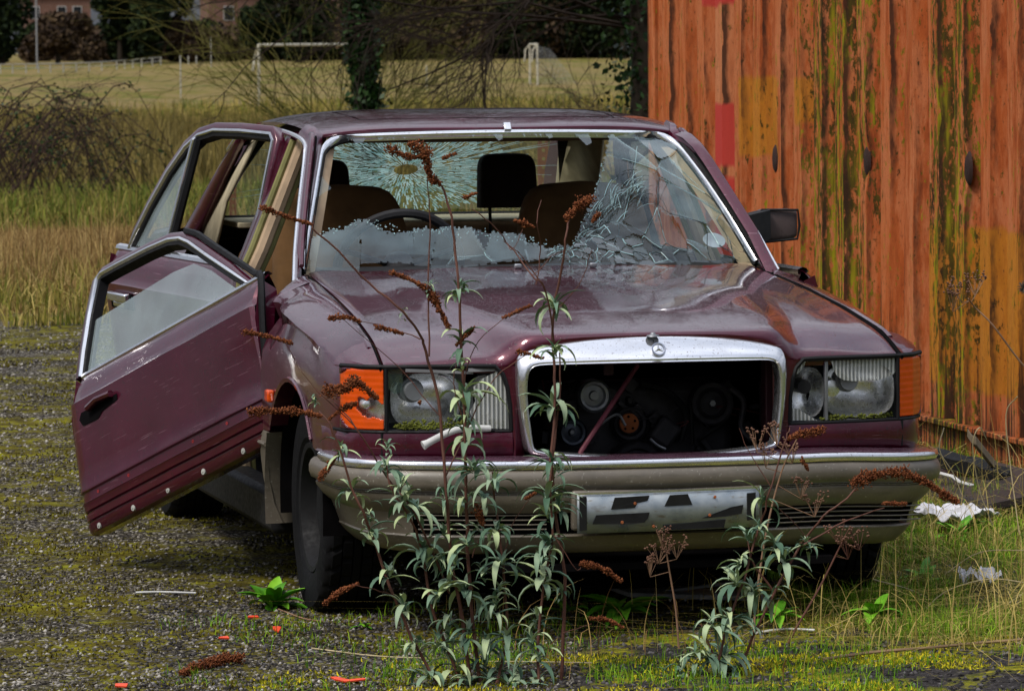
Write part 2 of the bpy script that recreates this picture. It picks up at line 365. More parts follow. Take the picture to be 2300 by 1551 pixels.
# ---- container
def m_container():
    t = NT('weathered_orange_steel'); v = t.tc(); p = t.sep(v); Y, Z = p[1], p[2]
    st = t.tc((3, 9, 1.1)); sm_ = t.noise(st, 2.0, 10, .78); fine = t.noise(t.tc((30, 30, 7)), 2, 6, .75)
    base = t.ramp(sm_, [(.34, (.19, .036, .010)), (.45, (.36, .082, .020)), (.56, (.50, .165, .065)), (.68, (.24, .056, .018))])
    base = t.mix(t.ramp(t.noise(v, 1.6, 5, .6), [(.45, 0), (.62, .4)]), base, (.46, .105, .020))
    def box(y0, y1, z0, z1, e=.012, wob=.03):
        wy = t.math('ADD', Y, t.math('MULTIPLY', t.math('SUBTRACT', t.noise(v, 12, 4), .5), wob)); wz = t.math('ADD', Z, t.math('MULTIPLY', t.math('SUBTRACT', t.noise(v, 10, 4), .5), wob*1.3))
        a = t.math('MULTIPLY', t.mr(wy, y0-e, y0+e), t.mr(wy, y1+e, y1-e)); b = t.math('MULTIPLY', t.mr(wz, z0-e, z0+e), t.mr(wz, z1+e, z1-e)); return t.math('MULTIPLY', a, b)
    och = t.ramp(fine, [(.3, (.34, .12, .008)), (.7, (.52, .21, .014))])
    for q in ((7.42, 8.06, 1.14, 1.50), (3.6, 5.25, .30, .93), (7.0, 7.15, 1.30, 1.5)): base = t.mix(t.math('MULTIPLY', box(*q, wob=.05), .8), base, och)
    for q in ((8.14, 8.50, 1.09, 1.372), (8.14, 8.46, .55, 1.035), (8.14, 8.7, 1.83, 2.2)): base = t.mix(box(*q, wob=.02), base, (.44, .045, .034))
    pale = t.math('MULTIPLY', box(8.14, 8.52, .9, 2.4, wob=.02), .25); base = t.mix(pale, base, (.62, .30, .15))
    # algae down the ribs
    al = t.noise(t.tc((2, 10, 1.5)), 2.1, 12, .88); zone = t.math('MAXIMUM', t.math('MULTIPLY', t.mr(Y, 5.85, 6.2), t.mr(Y, 7.2, 6.8)), t.math('MULTIPLY', t.mr(Y, 4.6, 4.8), t.mr(Y, 5.3, 5.1)))
    alf = t.ramp(t.math('ADD', al, t.math('ADD', t.math('MULTIPLY', zone, .145), t.math('MULTIPLY', t.math('SUBTRACT', t.noise(t.tc((30, 34, 14)), 1.6, 6, .7), .5), .9))), [(.60, 0), (.64, 1)])
    algc = t.ramp(t.noise(t.tc((2, 20, 1.2)), 2, 5), [(.35, (.020, .014, .003)), (.50, (.075, .060, .004)), (.62, (.27, .24, .006))])
    base = t.mix(alf, base, algc)
    # rust and soot streaks; wall darker towards the base
    dk = t.noise(t.tc((3, 26, .45)), 1.6, 7, .75)
    base = t.mix(t.ramp(t.math('ADD', dk, t.mr(Z, 0.80, .15, 0, .20)), [(.66, 0), (.73, .93)]), base, (.022, .010, .007))
    spk = t.ramp(t.noise(t.tc((40, 40, 16)), 2.2, 5, .7), [(.60, 0), (.67, .75)]); base = t.mix(spk, base, (.11, .035, .012))
    fr_ = t.math('FRACT', t.math('DIVIDE', t.math('ADD', t.math('SUBTRACT', Y, 3.78), t.math('MULTIPLY', t.math('SUBTRACT', t.noise(t.tc((1, 6, 1.5)), 3, 5), .5), .035)), .326))  # grime and crevice shade, painted as dark lines along the rib edges
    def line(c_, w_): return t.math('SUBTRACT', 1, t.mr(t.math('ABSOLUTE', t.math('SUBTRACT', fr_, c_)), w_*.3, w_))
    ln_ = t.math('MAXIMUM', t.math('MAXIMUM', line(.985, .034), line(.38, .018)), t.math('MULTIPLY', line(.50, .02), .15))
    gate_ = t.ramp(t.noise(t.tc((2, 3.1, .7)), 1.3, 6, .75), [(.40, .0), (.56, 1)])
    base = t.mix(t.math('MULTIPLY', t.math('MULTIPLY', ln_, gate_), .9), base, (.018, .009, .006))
    for q in ((8.13, 8.50, 1.09, 1.372), (8.13, 8.48, .55, 1.035), (8.13, 8.7, 1.83, 2.2)): base = t.mix(box(*q, wob=.06), base, (.44, .045, .034))
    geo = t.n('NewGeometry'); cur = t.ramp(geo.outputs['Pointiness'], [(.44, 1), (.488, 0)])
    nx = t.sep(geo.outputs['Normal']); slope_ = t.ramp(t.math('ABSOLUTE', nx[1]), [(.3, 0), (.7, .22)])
    base = t.mix(t.math('MULTIPLY', slope_, t.ramp(dk, [(.4, .4), (.6, 1)])), base, (.10, .035, .016))  # sloping rib faces tinted darker
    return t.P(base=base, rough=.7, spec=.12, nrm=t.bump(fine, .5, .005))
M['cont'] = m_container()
cont = empty('shipping_container', (3.67, 6.63, 0), 'tall weathered orange corrugated container behind the car', 'shipping container')
def cadd(mb, name, mat, **k):
    o = mb.build(name, mat, cont, **k); o.location = (-3.67, -6.63, 0); return o
PER, X0 = .326, 2.45
prof = []; y = 3.78
while y < 9.50:
    for d, o in ((0, 0), (.122, 0), (.152, .058), (.294, .058)): prof.append((y+d, X0+o))
    y += PER
prof = [p for p in prof if p[0] < 9.52]+[(9.54, X0)]
zs = [.165, .4, .7, 1, 1.3, 1.6, 2.0, 2.44]; mb = MB()
rr = random.Random(5); dents = [(7.49, 1.14, .05), (6.09, 1.16, .05), (4.74, 1.16, .06), (6.9, .5, .09), (5.6, 1.7, .08)]
yy_ = []; 
for (a, xa), (b, xb) in zip(prof, prof[1:]):
    for k in range(3): yy_.append((lerp(a, b, k/3), lerp(xa, xb, k/3)))
yy_.append(prof[-1]); zz_ = [.165+i*(2.275/60) for i in range(61)]
rows = []
for z in zz_:
    rows.append([(x+sum(.022*math.exp(-((y-a)/r_)**2-((z-b)/(r_*1.6))**2) for a, b, r_ in dents)+.006*noise.noise(Vector((y*1.7, z*1.3, 2))), y+.004*noise.noise(Vector((y*3, z*2, 9))), z) for y, x in yy_])
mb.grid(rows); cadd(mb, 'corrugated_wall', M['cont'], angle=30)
mb = MB()
for yv, zv in ((7.49, 1.14), (6.09, 1.16), (4.74, 1.16)):
    mb.lathe([(0, -.012), (.030, -.012), (.036, -.006), (.04, .0)], (X0+.018, yv, zv), 'x', 18)
for i in range(0, len(mb.v)): v_ = mb.v[i]; c_ = min(((7.49, 1.14), (6.09, 1.16), (4.74, 1.16)), key=lambda q: abs(q[0]-v_[1])); mb.v[i] = (v_[0], v_[1], c_[1]+(v_[2]-c_[1])*1.7)
[setattr(o_, 'location', (-3.67, -6.63, 0)) for o_ in each(mb, 'round_vent', plain('sooty_rust', (.035, .018, .015), .85), cont)]
mb = MB(); mb.box((X0+.035, 6.60, .075), (.05, 5.80, .13)); mb.box((X0+.012, 6.60, .153), (.07, 5.80, .022)); cadd(mb, 'bottom_rail', M['cont'], bevel=.004)
mb = MB(); mb.box((X0+.03, 6.60, 2.50), (.10, 5.80, .12)); cadd(mb, 'top_rail', M['cont'], bevel=.006)
for y in (9.60, 3.66):
    mb = MB(); mb.box((X0+.05, y, 1.30), (.14, .12, 2.56)); mb.box((X0+.05, y-.075 if y > 5 else y+.075, 1.3), (.05, .03, 2.3)); cadd(mb, 'corner_post', M['cont'], bevel=.006)
mb = MB(); mb.box((3.72, 6.63, 2.57), (2.38, 6.0, .04)); cadd(mb, 'roof_panel', M['cont']); mb = MB(); mb.box((4.88, 6.63, 1.3), (.04, 6.0, 2.5)); cadd(mb, 'back_wall', M['cont'])
for y in (3.62, 9.64): mb = MB(); mb.box((3.68, y, 1.3), (2.30, .04, 2.5)); cadd(mb, 'end_wall', M['cont'])
mb = MB()     # faded stencil marks, vertical
t = NT('faded_stencil'); t.P(base=(.05, .035, .035), rough=.8); M['sten'] = t.m
yst = at(2020, 700, x=X0).y
for k, z in enumerate([.86, .80, .74, .68, .62, .56, .50]):
    for (dy, dz, w_, h_) in rr.sample([(0, .02, .05, .006), (0, -.02, .05, .006), (-.022, 0, .006, .04), (.022, 0, .006, .04), (0, 0, .05, .006)], 3):
        mb.add([(X0-.0035, yst+dy-w_/2, z+dz-h_/2), (X0-.0035, yst+dy+w_/2, z+dz-h_/2), (X0-.0035, yst+dy+w_/2, z+dz+h_/2), (X0-.0035, yst+dy-w_/2, z+dz+h_/2)], [(0, 1, 2, 3)])

# ---- vegetation helpers
def m_leafy(name, stops, rough=.7, trans=.0, nscale=3):
    t = NT(name); a = t.attr('rnd'); n = t.noise(t.tc(), nscale, 3); f = t.math('ADD', t.math('MULTIPLY', a, .7), t.math('MULTIPLY', n, .35))
    return t.P(base=t.ramp(f, stops), rough=rough, spec=.12)
M['dry'] = m_leafy('dry_grass', [(.15, (.075, .035, .012)), (.4, (.19, .105, .038)), (.65, (.36, .24, .085)), (.9, (.50, .38, .16))])
M['drygreen'] = m_leafy('straw_and_green_grass', [(.15, (.05, .075, .010)), (.4, (.15, .17, .02)), (.6, (.32, .25, .06)), (.9, (.45, .34, .12))])
M['green'] = m_leafy('green_grass', [(.15, (.030, .085, .004)), (.5, (.10, .23, .008)), (.85, (.26, .40, .02))])
M['mossb'] = m_leafy('yellow_moss', [(.15, (.07, .09, .006)), (.45, (.26, .27, .010)), (.7, (.58, .50, .02)), (.95, (.80, .62, .03))], .95)
M['mossd'] = m_leafy('olive_moss', [(.15, (.024, .017, .003)), (.5, (.090, .070, .005)), (.85, (.23, .22, .010))], .95)
M['reed'] = m_leafy('brown_reeds', [(.15, (.050, .044, .012)), (.5, (.135, .105, .034)), (.85, (.25, .19, .055))])
M['ivy'] = m_leafy('ivy_leaves', [(.15, (.004, .012, .004)), (.5, (.012, .030, .008)), (.9, (.035, .075, .02))], .4)
M['bark'] = plain('dark_bark', (.030, .023, .016), .95)
M['twig'] = plain('mossy_twig', (.13, .115, .028), .9)
M['twigd'] = plain('dark_twig', (.028, .019, .014), .9)
M['everg'] = m_leafy('dark_evergreen', [(.15, (.003, .007, .003)), (.5, (.010, .018, .006)), (.9, (.030, .045, .012))], .8, nscale=.3)
M['brownwood'] = m_leafy('bare_brown_wood', [(.15, (.022, .015, .012)), (.5, (.055, .036, .024)), (.9, (.11, .075, .04))], .9, nscale=.3)
def blades(name, P, H, W, mat, lean=.35, seg=3, curl=.5, rnd=None, seed=1, kind='stuff'):
    """P (n,3) roots, H heights, W widths"""
    r = np.random.default_rng(seed); n = len(P); H = np.broadcast_to(H, n); W = np.broadcast_to(W, n)
    az = r.uniform(0, 2*np.pi, n); L_ = np.abs(r.normal(0, lean, n)); fa = r.uniform(0, np.pi, n)
    V = np.zeros((n, (seg+1)*2, 3))
    for k in range(seg+1):
        t = k/seg; b = L_*t+curl*L_*t*t; off = H*t*b*.8; up = H*t*np.cos(np.minimum(b, 1.35))
        c = P+np.stack([np.cos(az)*off, np.sin(az)*off, up], 1); w_ = W*(1-t)**.7*.5+W*.04
        s_ = np.stack([np.cos(fa)*w_, np.sin(fa)*w_, np.zeros(n)], 1); V[:, 2*k] = c-s_; V[:, 2*k+1] = c+s_
    b0 = (np.arange(n)*(seg+1)*2)[:, None]; F = np.concatenate([b0+np.array([2*k, 2*k+1, 2*k+3, 2*k+2]) for k in range(seg)], 0)
    rn = r.uniform(0, 1, n) if rnd is None else rnd
    return tag(fastmesh(name, V.reshape(-1, 3), F, mat, np.repeat(rn, (seg+1)*2)), kind=kind)
def ncl(P, sc, th, seed=0):
    """keep points where noise is above a threshold"""
    k = np.array([noise.noise(Vector((p[0]*sc, p[1]*sc, seed))) > th+r_ for p, r_ in zip(P, rng.normal(0, .08, len(P)))]); return P[k]
def scatter(n, x0, x1, y0, y1, bias=1):
    u = rng.uniform(0, 1, n)**bias; P = np.stack([rng.uniform(x0, x1, n), y0+(y1-y0)*u, np.zeros(n)], 1); return P
def setz(P, dz=0):
    P = P.copy(); P[:, 2] = [gz(x, y)+dz for x, y in P[:, :2]]; return P
def wedge(n, y0, y1, px0=-250, px1=2550, bias=1.0):
    """points spread over the view wedge and some way beside it"""
    y = y0+(y1-y0)*rng.uniform(0, 1, n)**bias; px = rng.uniform(px0, px1, n)
    d0 = [CF+CR*((p-1150)/FPX) for p in px]; return np.array([(CX+d.x*(b-CY)/d.y, b, 0) for d, b in zip(d0, y)])
# tall dry grass beyond the hard standing
P = wedge(76000, 16.6, 31, -350, 1500, .9); P = setz(ncl(P, .9, -.22)); cl_ = np.array([.55+.75*abs(noise.noise(Vector((q[0]*1.3, q[1]*.9, 2))))+.5*noise.noise(Vector((q[0]*4, q[1]*3, 5))) for q in P]).clip(.25, 1.5)
blades('tall_dry_grass', P, cl_*rng.uniform(.25, .68, len(P))*np.clip((P[:, 1]-16.2)/4, .18, 1)*np.clip((30-P[:, 1])/9, .16, 1), .0065, M['dry'], .30, seed=2)
P = setz(ncl(wedge(40000, 15.4, 23, -350, 1500, 1.1), .9, .0, 4)); blades('low_straw_grass', P, rng.uniform(.06, .30, len(P)), .008, M['drygreen'], .6, seed=3)
P = setz(wedge(34000, 31, 62, -350, 1500)); M['meadow'] = m_leafy('meadow_green', [(.15, (.045, .06, .010)), (.42, (.10, .14, .016)), (.65, (.19, .20, .03)), (.85, (.30, .23, .07))]); blades('green_meadow_grass', P, rng.uniform(.05, .22, len(P))*(.4+1.2*np.abs(np.sin(P[:, 0]*2.1+P[:, 1]*.7))), .016, M['meadow'], .6, seed=4)
P = wedge(58000, 47, 125, -350, 1500, .95); P = P[rng.uniform(0, 1, len(P)) < ((P[:, 1]-46)/22).clip(0, 1)**1.6]; P = setz(ncl(P, .12, -.12, 6)); blades('brown_rough_grass', P, rng.uniform(.20, .80, len(P))*(.6+.7*np.abs(np.sin(P[:, 0]*.8+P[:, 1]*.31))), .026, M['reed'], .28, seed=5)
P = setz(ncl(wedge(15000, 120, 175, -350, 1500), .06, .0, 8)); blades('straw_tussocks', P, rng.uniform(.2, .5, len(P)), .06, M['drygreen'], .3, seed=6)
P = setz(ncl(wedge(2500, 30, 48, -350, 1500), .5, -.0, 8)); blades('dark_weed_stalks', P, rng.uniform(.2, .5, len(P)), .009, M['reed'], .22, seed=16)

# ---- loose gravel, moss, foreground grass
def pebbles(name, P, R_, mat, rnd=None, seed=1):
    r = np.random.default_rng(seed); n = len(P); O = np.array([(1, 0, 0), (0, 1, 0), (-1, 0, 0), (0, -1, 0), (0, 0, 1), (0, 0, -1)], float)
    J = O[None]+r.normal(0, .25, (n, 6, 3)); J *= R_[:, None, None]*np.array([1, 1, .7]); V = (J+P[:, None]).reshape(-1, 3)
    Fq = np.array([(0, 1, 4), (1, 2, 4), (2, 3, 4), (3, 0, 4), (1, 0, 5), (2, 1, 5), (3, 2, 5), (0, 3, 5)])
    F = (np.arange(n)[:, None, None]*6+Fq[None]).reshape(-1, 3); return tag(fastmesh(name, V, F, mat, np.repeat(r.uniform(0, 1, n), 6)), kind='stuff')
M['peb'] = m_leafy('loose_gravel', [(.15, (.02, .017, .014)), (.5, (.075, .065, .05)), (.75, (.20, .18, .15)), (.95, (.50, .47, .43))], .8)
P = setz(wedge(42000, -1.6, 16, -250, 1300, 1.7)); P = ncl(P, 2.2, -.35, 1)
pebbles('loose_gravel', P+np.array([0, 0, .001]), rng.uniform(.0025, .008, len(P))*(1+.03*(P[:, 1]+1.5)), M['peb'], seed=3)
P = setz(wedge(12000, -1.6, 1.3, 300, 2500, 1)); M['soilb'] = m_leafy('dark_soil_crumbs', [(.2, (.010, .009, .009)), (.6, (.04, .036, .036)), (.95, (.16, .15, .15))], .9)
pebbles('dark_soil_crumbs', P, rng.uniform(.003, .010, len(P)), M['soilb'], seed=4)
P = setz(ncl(wedge(70000, -1.6, 14, -250, 1250, 1.6), 1.7, .02, 2)); blades('olive_moss_cushions', P, rng.uniform(.004, .012, len(P))*(1+.05*P[:, 1].clip(0)), rng.uniform(.004, .009, len(P))*(1+.06*P[:, 1].clip(0)), M['mossd'], .8, 1, seed=7)
P = wedge(80000, -1.7, .5, 560, 2550, 1.1); P = P[(P[:, 0]*.5-P[:, 1]*.8+rng.normal(0, .12, len(P))) > -.02]; P = setz(ncl(P, 3.0, .10, 11)); blades('yellow_moss_carpet', P, rng.uniform(.004, .016, len(P)), rng.uniform(.003, .007, len(P)), M['mossb'], .9, 1, seed=8)
P = np.concatenate([wedge(14000, -1.7, .7, 850, 2550, 1.0), wedge(1500, -1.5, .7, 350, 900)]); P = setz(ncl(P, 2.6, .08, 14)); blades('short_green_grass', P, rng.uniform(.012, .055, len(P)), .0028, M['green'], .6, seed=9)
P = np.concatenate([scatter(26000, 1.0, 2.40, -.9, 5.2), scatter(7000, .55, 1.2, -.4, 1.4)]); P = setz(ncl(P, 2.2, -.22, 15))
blades('rough_green_grass', P, rng.uniform(.02, .085, len(P)), .0036, M['green'], .9, seed=10)
P = setz(ncl(np.concatenate([scatter(9000, .95, 2.42, -1.0, 5.0), scatter(1500, .4, 1.1, -.7, .9)]), 2.0, -.15, 17)); blades('straw_grass', P, rng.uniform(.04, .13, len(P))*np.where(rng.uniform(0, 1, len(P)) < .08, 1.8, 1), .0032, M['drygreen'], 1.5, 5, 1.2, seed=11)
P = setz(ncl(scatter(260, -.5, 1.2, -1.2, .7), 1.0, -.1, 27)); blades('dead_grass_stalks', P, rng.uniform(.06, .26, len(P)), .0024, M['dry'], 1.3, 5, .6, seed=12)
P = setz(ncl(np.concatenate([scatter(1500, .9, 2.4, -1.0, 3.5), scatter(350, .2, 1.2, -1.2, .6)]), 1.6, -.2, 37), .01); blades('matted_straw', P, rng.uniform(.15, .42, len(P)), .0030, M['drygreen'], 2.2, 6, .8, rnd=rng.uniform(.55, 1, len(P)), seed=18)
# long bent straws at the right
def straw(name, pts, r, mat, label, cat, grp=None):
    mb = MB(); mb.tube(smooth_path(pts, 5), r, 5); return tag(mb.build(name, mat), label, cat, grp)

# ---- branch generator
def branches(mb, p, d, ln, r, depth, rs_, droop=0, wig=.25, kids=(3, 5), up=.0, shrink=.62, k=4, ang=.7):
    n = 6; pts = [Vector(p)]; d = Vector(d).normalized(); dirs = []
    for i in range(n):
        d = (d+Vector((rs_.gauss(0, wig), rs_.gauss(0, wig), rs_.gauss(0, wig)-droop+up))*.5).normalized(); dirs.append(d); pts.append(pts[-1]+d*ln/n)
    mb.tube(pts, [lerp(r, r*.35, i/n) for i in range(n+1)], k, caps=False)
    if depth > 0:
        for _ in range(rs_.randint(*kids)):
            t = rs_.uniform(.25, 1); i = min(n-1, int(t*n)); q = pts[i].lerp(pts[i+1], t*n-i if i < n else 0)
            a = rs_.uniform(0, 2*math.pi); o = dirs[i].orthogonal().normalized(); o = Matrix.Rotation(a, 3, dirs[i]) @ o
            branches(mb, q, dirs[i]+o*rs_.uniform(ang*.6, ang*1.4), ln*shrink*rs_.uniform(.7, 1.2), r*.55, depth-1, rs_, droop, wig, kids, up, shrink, 3, ang)
def leafcards(P, size, mat, name, parent, seed=1, flat=False):
    r = np.random.default_rng(seed); n = len(P); a = r.normal(0, 1, (n, 3)); a /= np.linalg.norm(a, axis=1)[:, None]; b = np.cross(a, r.normal(0, 1, (n, 3))); b /= np.linalg.norm(b, axis=1)[:, None]
    s_ = (size*r.uniform(.6, 1.4, n))[:, None]; V = np.stack([P-a*s_, P+b*s_*.6, P+a*s_, P-b*s_*.6], 1).reshape(-1, 3)
    return fastmesh(name, V, np.arange(4*n).reshape(-1, 4), mat, np.repeat(r.uniform(0, 1, n), 4), parent)
# ---- ivy-clad young tree behind the car with fan of mossy shoots
R2 = random.Random(21)
bt = at(822, 300, y=44); bt = Vector((bt.x, 44, gz(bt.x, 44)))
ivt = empty('ivy_clad_tree', bt, 'slender tree wrapped in dark ivy rising above the car roof', 'tree')
def loc(v): return Vector(v)-bt
mb = MB(); tp = [loc(at(822, 420, y=44)), loc(at(825, 240, y=44)), loc(at(812, 120, y=44)), loc(at(808, 0, y=44)), loc(at(815, -300, y=44)), Vector((0, 0, 9.5))]; tp[0].z = -.1; mb.tube(smooth_path(tp, 4), [.10]*9+[.075]*8+[.05]*4, 8); mb.build('trunk', M['bark'], ivt)
spn = smooth_path(tp, 20); P = []
for q in spn:
    for _ in range(120):
        a = R2.uniform(0, 6.28); rr_ = abs(R2.gauss(.10, .07))*(1+.5*noise.noise(Vector((0, q.z*2.3, 3)))); P.append((q.x+math.cos(a)*rr_, q.y+math.sin(a)*rr_, q.z+R2.gauss(0, .05)))
leafcards(np.array(P), .042, M['ivy'], 'ivy', ivt, 3)
mb = MB()
for i in range(12):
    z = R2.uniform(1.6, 4.2); q = Vector((R2.gauss(0, .03), R2.gauss(0, .03), z)); a = R2.choice((0, math.pi))+R2.gauss(0, .5); branches(mb, q, (math.cos(a), math.sin(a)*.6, R2.uniform(.2, 1.2)), R2.uniform(.8, 1.8), .014, 3, R2, 0, .25, (3, 4))
mb.build('branches', M['twigd'], ivt)
P = []
for i in range(34):
    c_ = (R2.gauss(-.4, 1.7), R2.gauss(0, 1.0), R2.uniform(4.6, 11)); rr_ = R2.uniform(.4, .9)
    for _ in range(140): P.append((c_[0]+R2.gauss(0, rr_), c_[1]+R2.gauss(0, rr_), c_[2]+R2.gauss(0, rr_*.7)))
leafcards(np.array(P), .09, M['ivy'], 'crown', ivt, 13)
shb = empty('bare_shrub', (bt.x+.05, bt.y+1.5, gz(bt.x, 45.5)), 'bare fan of mossy shoots spreading round the foot of the ivy-clad tree', 'shrub')
mb = MB()
for i in range(34):
    a = R2.uniform(-1, 1); 
    branches(mb, (R2.gauss(0, .25), R2.gauss(0, .2), .5), (a*1.35, R2.gauss(0, .3), R2.uniform(.55, 1.2)), R2.uniform(1.6, 3.0), .011, 2, R2, .02, .13, (4, 6), 0, .5, 4, .6)
mb.build('shoots', M['twig'], shb)
# ---- big tree whose trunk shows beside the container
bq = at(1452, 200, y=30); bt2 = Vector((bq.x, 30, gz(bq.x, 30)))
big = empty('spreading_tree', bt2, 'large dark tree at the end of the orange container with low hanging bare boughs', 'tree')
mb = MB(); mb.tube(smooth_path([(.03, 0, -.1), (-.02, 0, .6), (.02, 0, 1.4), (.0, 0, 2.4), (.1, 0, 4.5), (0, .2, 7)], 4), [.22]*5+[.16]*8+[.13]*8, 10); mb.build('trunk', M['bark'], big)
mb = MB()
for i in range(15):
    z = R2.uniform(1.7, 3.4); a = math.pi+R2.gauss(.0, .35)
    branches(mb, (0, 0, z), (math.cos(a), math.sin(a), R2.uniform(-.05, .55)), R2.uniform(1.5, 3.6), .019, 3, R2, .085, .27, (4, 5), 0, .52, 4, .75)
for i in range(16): branches(mb, (0, 0, R2.uniform(3.4, 7)), (R2.uniform(-1.6, .5), R2.uniform(-.7, 1), R2.uniform(.5, 1.5)), R2.uniform(3, 5.5), .07, 3, R2, .0, .2, (4, 6), .1)
mb.build('boughs', M['twigd'], big)
P = []
for i in range(70):
    c_ = (R2.gauss(-2.6, 2.4), R2.gauss(.5, 1.4), R2.uniform(4.2, 12.5)); rr_ = R2.uniform(.5, 1.1)
    for _ in range(150): P.append((c_[0]+R2.gauss(0, rr_), c_[1]+R2.gauss(0, rr_), c_[2]+R2.gauss(0, rr_*.7)))
leafcards(np.array(P), .085, M['ivy'], 'crown', big, 12)
P = np.array([(R2.gauss(-.05, .17), R2.gauss(0, .17), R2.uniform(.0, 4)) for _ in range(2600)]); leafcards(P, .035, M['ivy'], 'ivy', big, 8)
for (px, Y, n_, hgt, lab) in ((1120, 60, 12, 1.5, 'low thicket of pale twigs behind the middle of the car roof'), (1330, 52, 12, 1.4, 'low thicket of dark twigs left of the spreading tree'), (980, 75, 10, 1.6, 'thin scrub of bare twigs just right of the ivy-clad tree')):
    q = at(px, 200, y=Y); o = empty('twiggy_scrub', (q.x, Y, gz(q.x, Y)), lab, 'shrub', 'twiggy scrub beyond the car'); mb = MB()
    for i in range(n_): branches(mb, (R2.gauss(0, .5), R2.gauss(0, .4), .1), (R2.uniform(-.8, .8), R2.gauss(0, .3), 1), hgt*R2.uniform(.7, 1.2), .012, 2, R2, .03, .25, (4, 6), 0, .55, 3)
    mb.build('twigs', M['twigd'] if px == 1330 else M['twig'], o)
# ---- bramble at the left edge
q = at(90, 300, y=47); brm = empty('bramble_thicket', (q.x, 47, gz(q.x, 47)), 'arching dark bramble thicket at the left edge of the meadow', 'shrub')
mb = MB(); P = []
for i in range(100):
    a = R2.gauss(0, .7); x0 = R2.gauss(-.65, .5); ln = R2.uniform(.7, 1.9); h = R2.uniform(.6, 1.55); sd_x = R2.choice((1, 1, -1)); pts = []
    for k in range(9):
        t = k/8; pts.append((x0+sd_x*ln*t+.04*R2.gauss(0, 1), a+.05*R2.gauss(0, 1), .02+h*math.sin(math.pi*min(1, t*.9+.06))+.03*R2.gauss(0, 1)))
    mb.tube(pts, [.008]*5+[.005]*4, 4, caps=False)
    for p_ in smooth_path(pts, 3)[6:]:
        if R2.random() < .35: P += [tuple(Vector(p_)+Vector((R2.gauss(0, .03), R2.gauss(0, .03), R2.gauss(0, .03)))) for _ in range(3)]
    if i % 2 == 0: branches(mb, pts[R2.randint(2, 5)], (sd_x, R2.gauss(0, .3), R2.uniform(-.2, .8)), .7, .005, 2, R2, .05, .3, (3, 4), 0, .6, 3)
mb.build('stems', plain('bramble_stem', (.045, .025, .020), .9), brm); leafcards(np.array(P), .024, M['ivy'], 'leaves', brm, 9)
# ---- far things
def base(px, Y): q = at(px, 130, y=Y); return Vector((q.x, Y, gz(q.x, Y)))
wood = empty('far_wood', (0, 0, 0))
r9 = np.random.default_rng(9)
def crown_pts(c, rx, ry, rz, n):
    d = r9.normal(0, 1, (n, 3)); d /= np.linalg.norm(d, axis=1)[:, None]; rad = r9.uniform(.35, 1.0, n)**.5
    return np.array(c)+d*rad[:, None]*np.array([rx, ry, rz])
A1, A2 = [], []
for i in range(270):
    px = r9.uniform(150, 1700) if i % 3 else r9.uniform(-400, 2600); Y = r9.uniform(575, 640); b = base(px, Y)
    h = r9.uniform(5, 13) if px > 800 else r9.uniform(2.6, 5.2); p_ = crown_pts((b.x, b.y, b.z+h*.5), h*.45, 4, h*.55, int(420+90*h)); (A1 if r9.random() < (.55 if px > 750 else .5) else A2).append(p_)
bpy.data.objects.remove(wood)
o = leafcards(np.concatenate(A1), .36, M['everg'], 'far_evergreen_belt', None, 1); tag(o, 'dark evergreen belt of bushes and trees along the far side of the field', 'woodland', None, 'stuff')
o = leafcards(np.concatenate(A2), .34, M['brownwood'], 'far_bare_thicket', None, 2); tag(o, 'brown leafless thicket along the far side of the field', 'woodland', None, 'stuff')
def ftree(px, Y, w_, h, mat, lab, n=5200):
    b = base(px, Y); e = empty('dense_tree', b, lab, 'tree', 'trees at the far side of the field'); mb = MB(); mb.tube([(0, 0, -.3), (0, 0, h*.8)], [.35, .1], 8); mb.build('trunk', M['bark'], e)
    P = np.concatenate([crown_pts((r9.normal(0, w_*.28), r9.normal(0, 1), h*r9.uniform(.22, .8)), w_*.3, 2, h*.20, n//9) for _ in range(12)]); leafcards(P, .36, mat, 'crown', e, int(px))
ftree(5, 560, 7.5, 15, M['everg'], 'dark tree at the far left corner of the field')
ftree(270, 565, 7, 14, M['everg'], 'wide dark evergreen before the left brick house'); ftree(345, 560, 5, 13, M['everg'], 'dark evergreen tree just right of the wide one')
ftree(590, 570, 4.0, 8.5, M['everg'], 'small dark round tree below the brick house'); ftree(672, 556, 6.5, 14, M['everg'], 'dark ivy-green tree right of the brick house'); ftree(420, 562, 4.2, 6.5, M['brownwood'], 'bare brown tree between the evergreen and the brick house')
ftree(130, 560, 6, 7, M['brownwood'], 'bare brown tree in front of the left brick house'); ftree(900, 575, 7, 14, M['everg'], 'dark tree behind the right end of the goal')
ftree(1010, 560, 9, 15, M['brownwood'], 'tall brown leafless tree between the two goals'); ftree(1290, 580, 9, 15, M['everg'], 'tall dark tree behind the narrow goal'); ftree(1400, 565, 8, 15, M['everg'], 'tall dark tree nearest the container end')
def m_brick(name, c):
    t = NT(name); b = t.n('TexBrick'); t.l(t.tc((1, 1, 1), rot=(R(90), 0, 0)), b.inputs[0]); b.inputs['Scale'].default_value = 2.2; b.inputs[1].default_value = (*c, 1); b.inputs[2].default_value = (*[x*.7 for x in c], 1); b.inputs[3].default_value = (.25, .2, .17, 1)
    return t.P(base=t.mix(t.noise(t.tc(), .8, 4), b.outputs[0], tuple(x*.6 for x in c)), rough=.9)
M['brick'] = m_brick('brown_brick', (.19, .085, .055)); M['brickr'] = m_brick('red_brick', (.30, .065, .045)); M['tile'] = plain('dark_roof_tile', (.08, .05, .045), .9); M['pane'] = plain('dark_window_pane', (.02, .022, .025), .15)
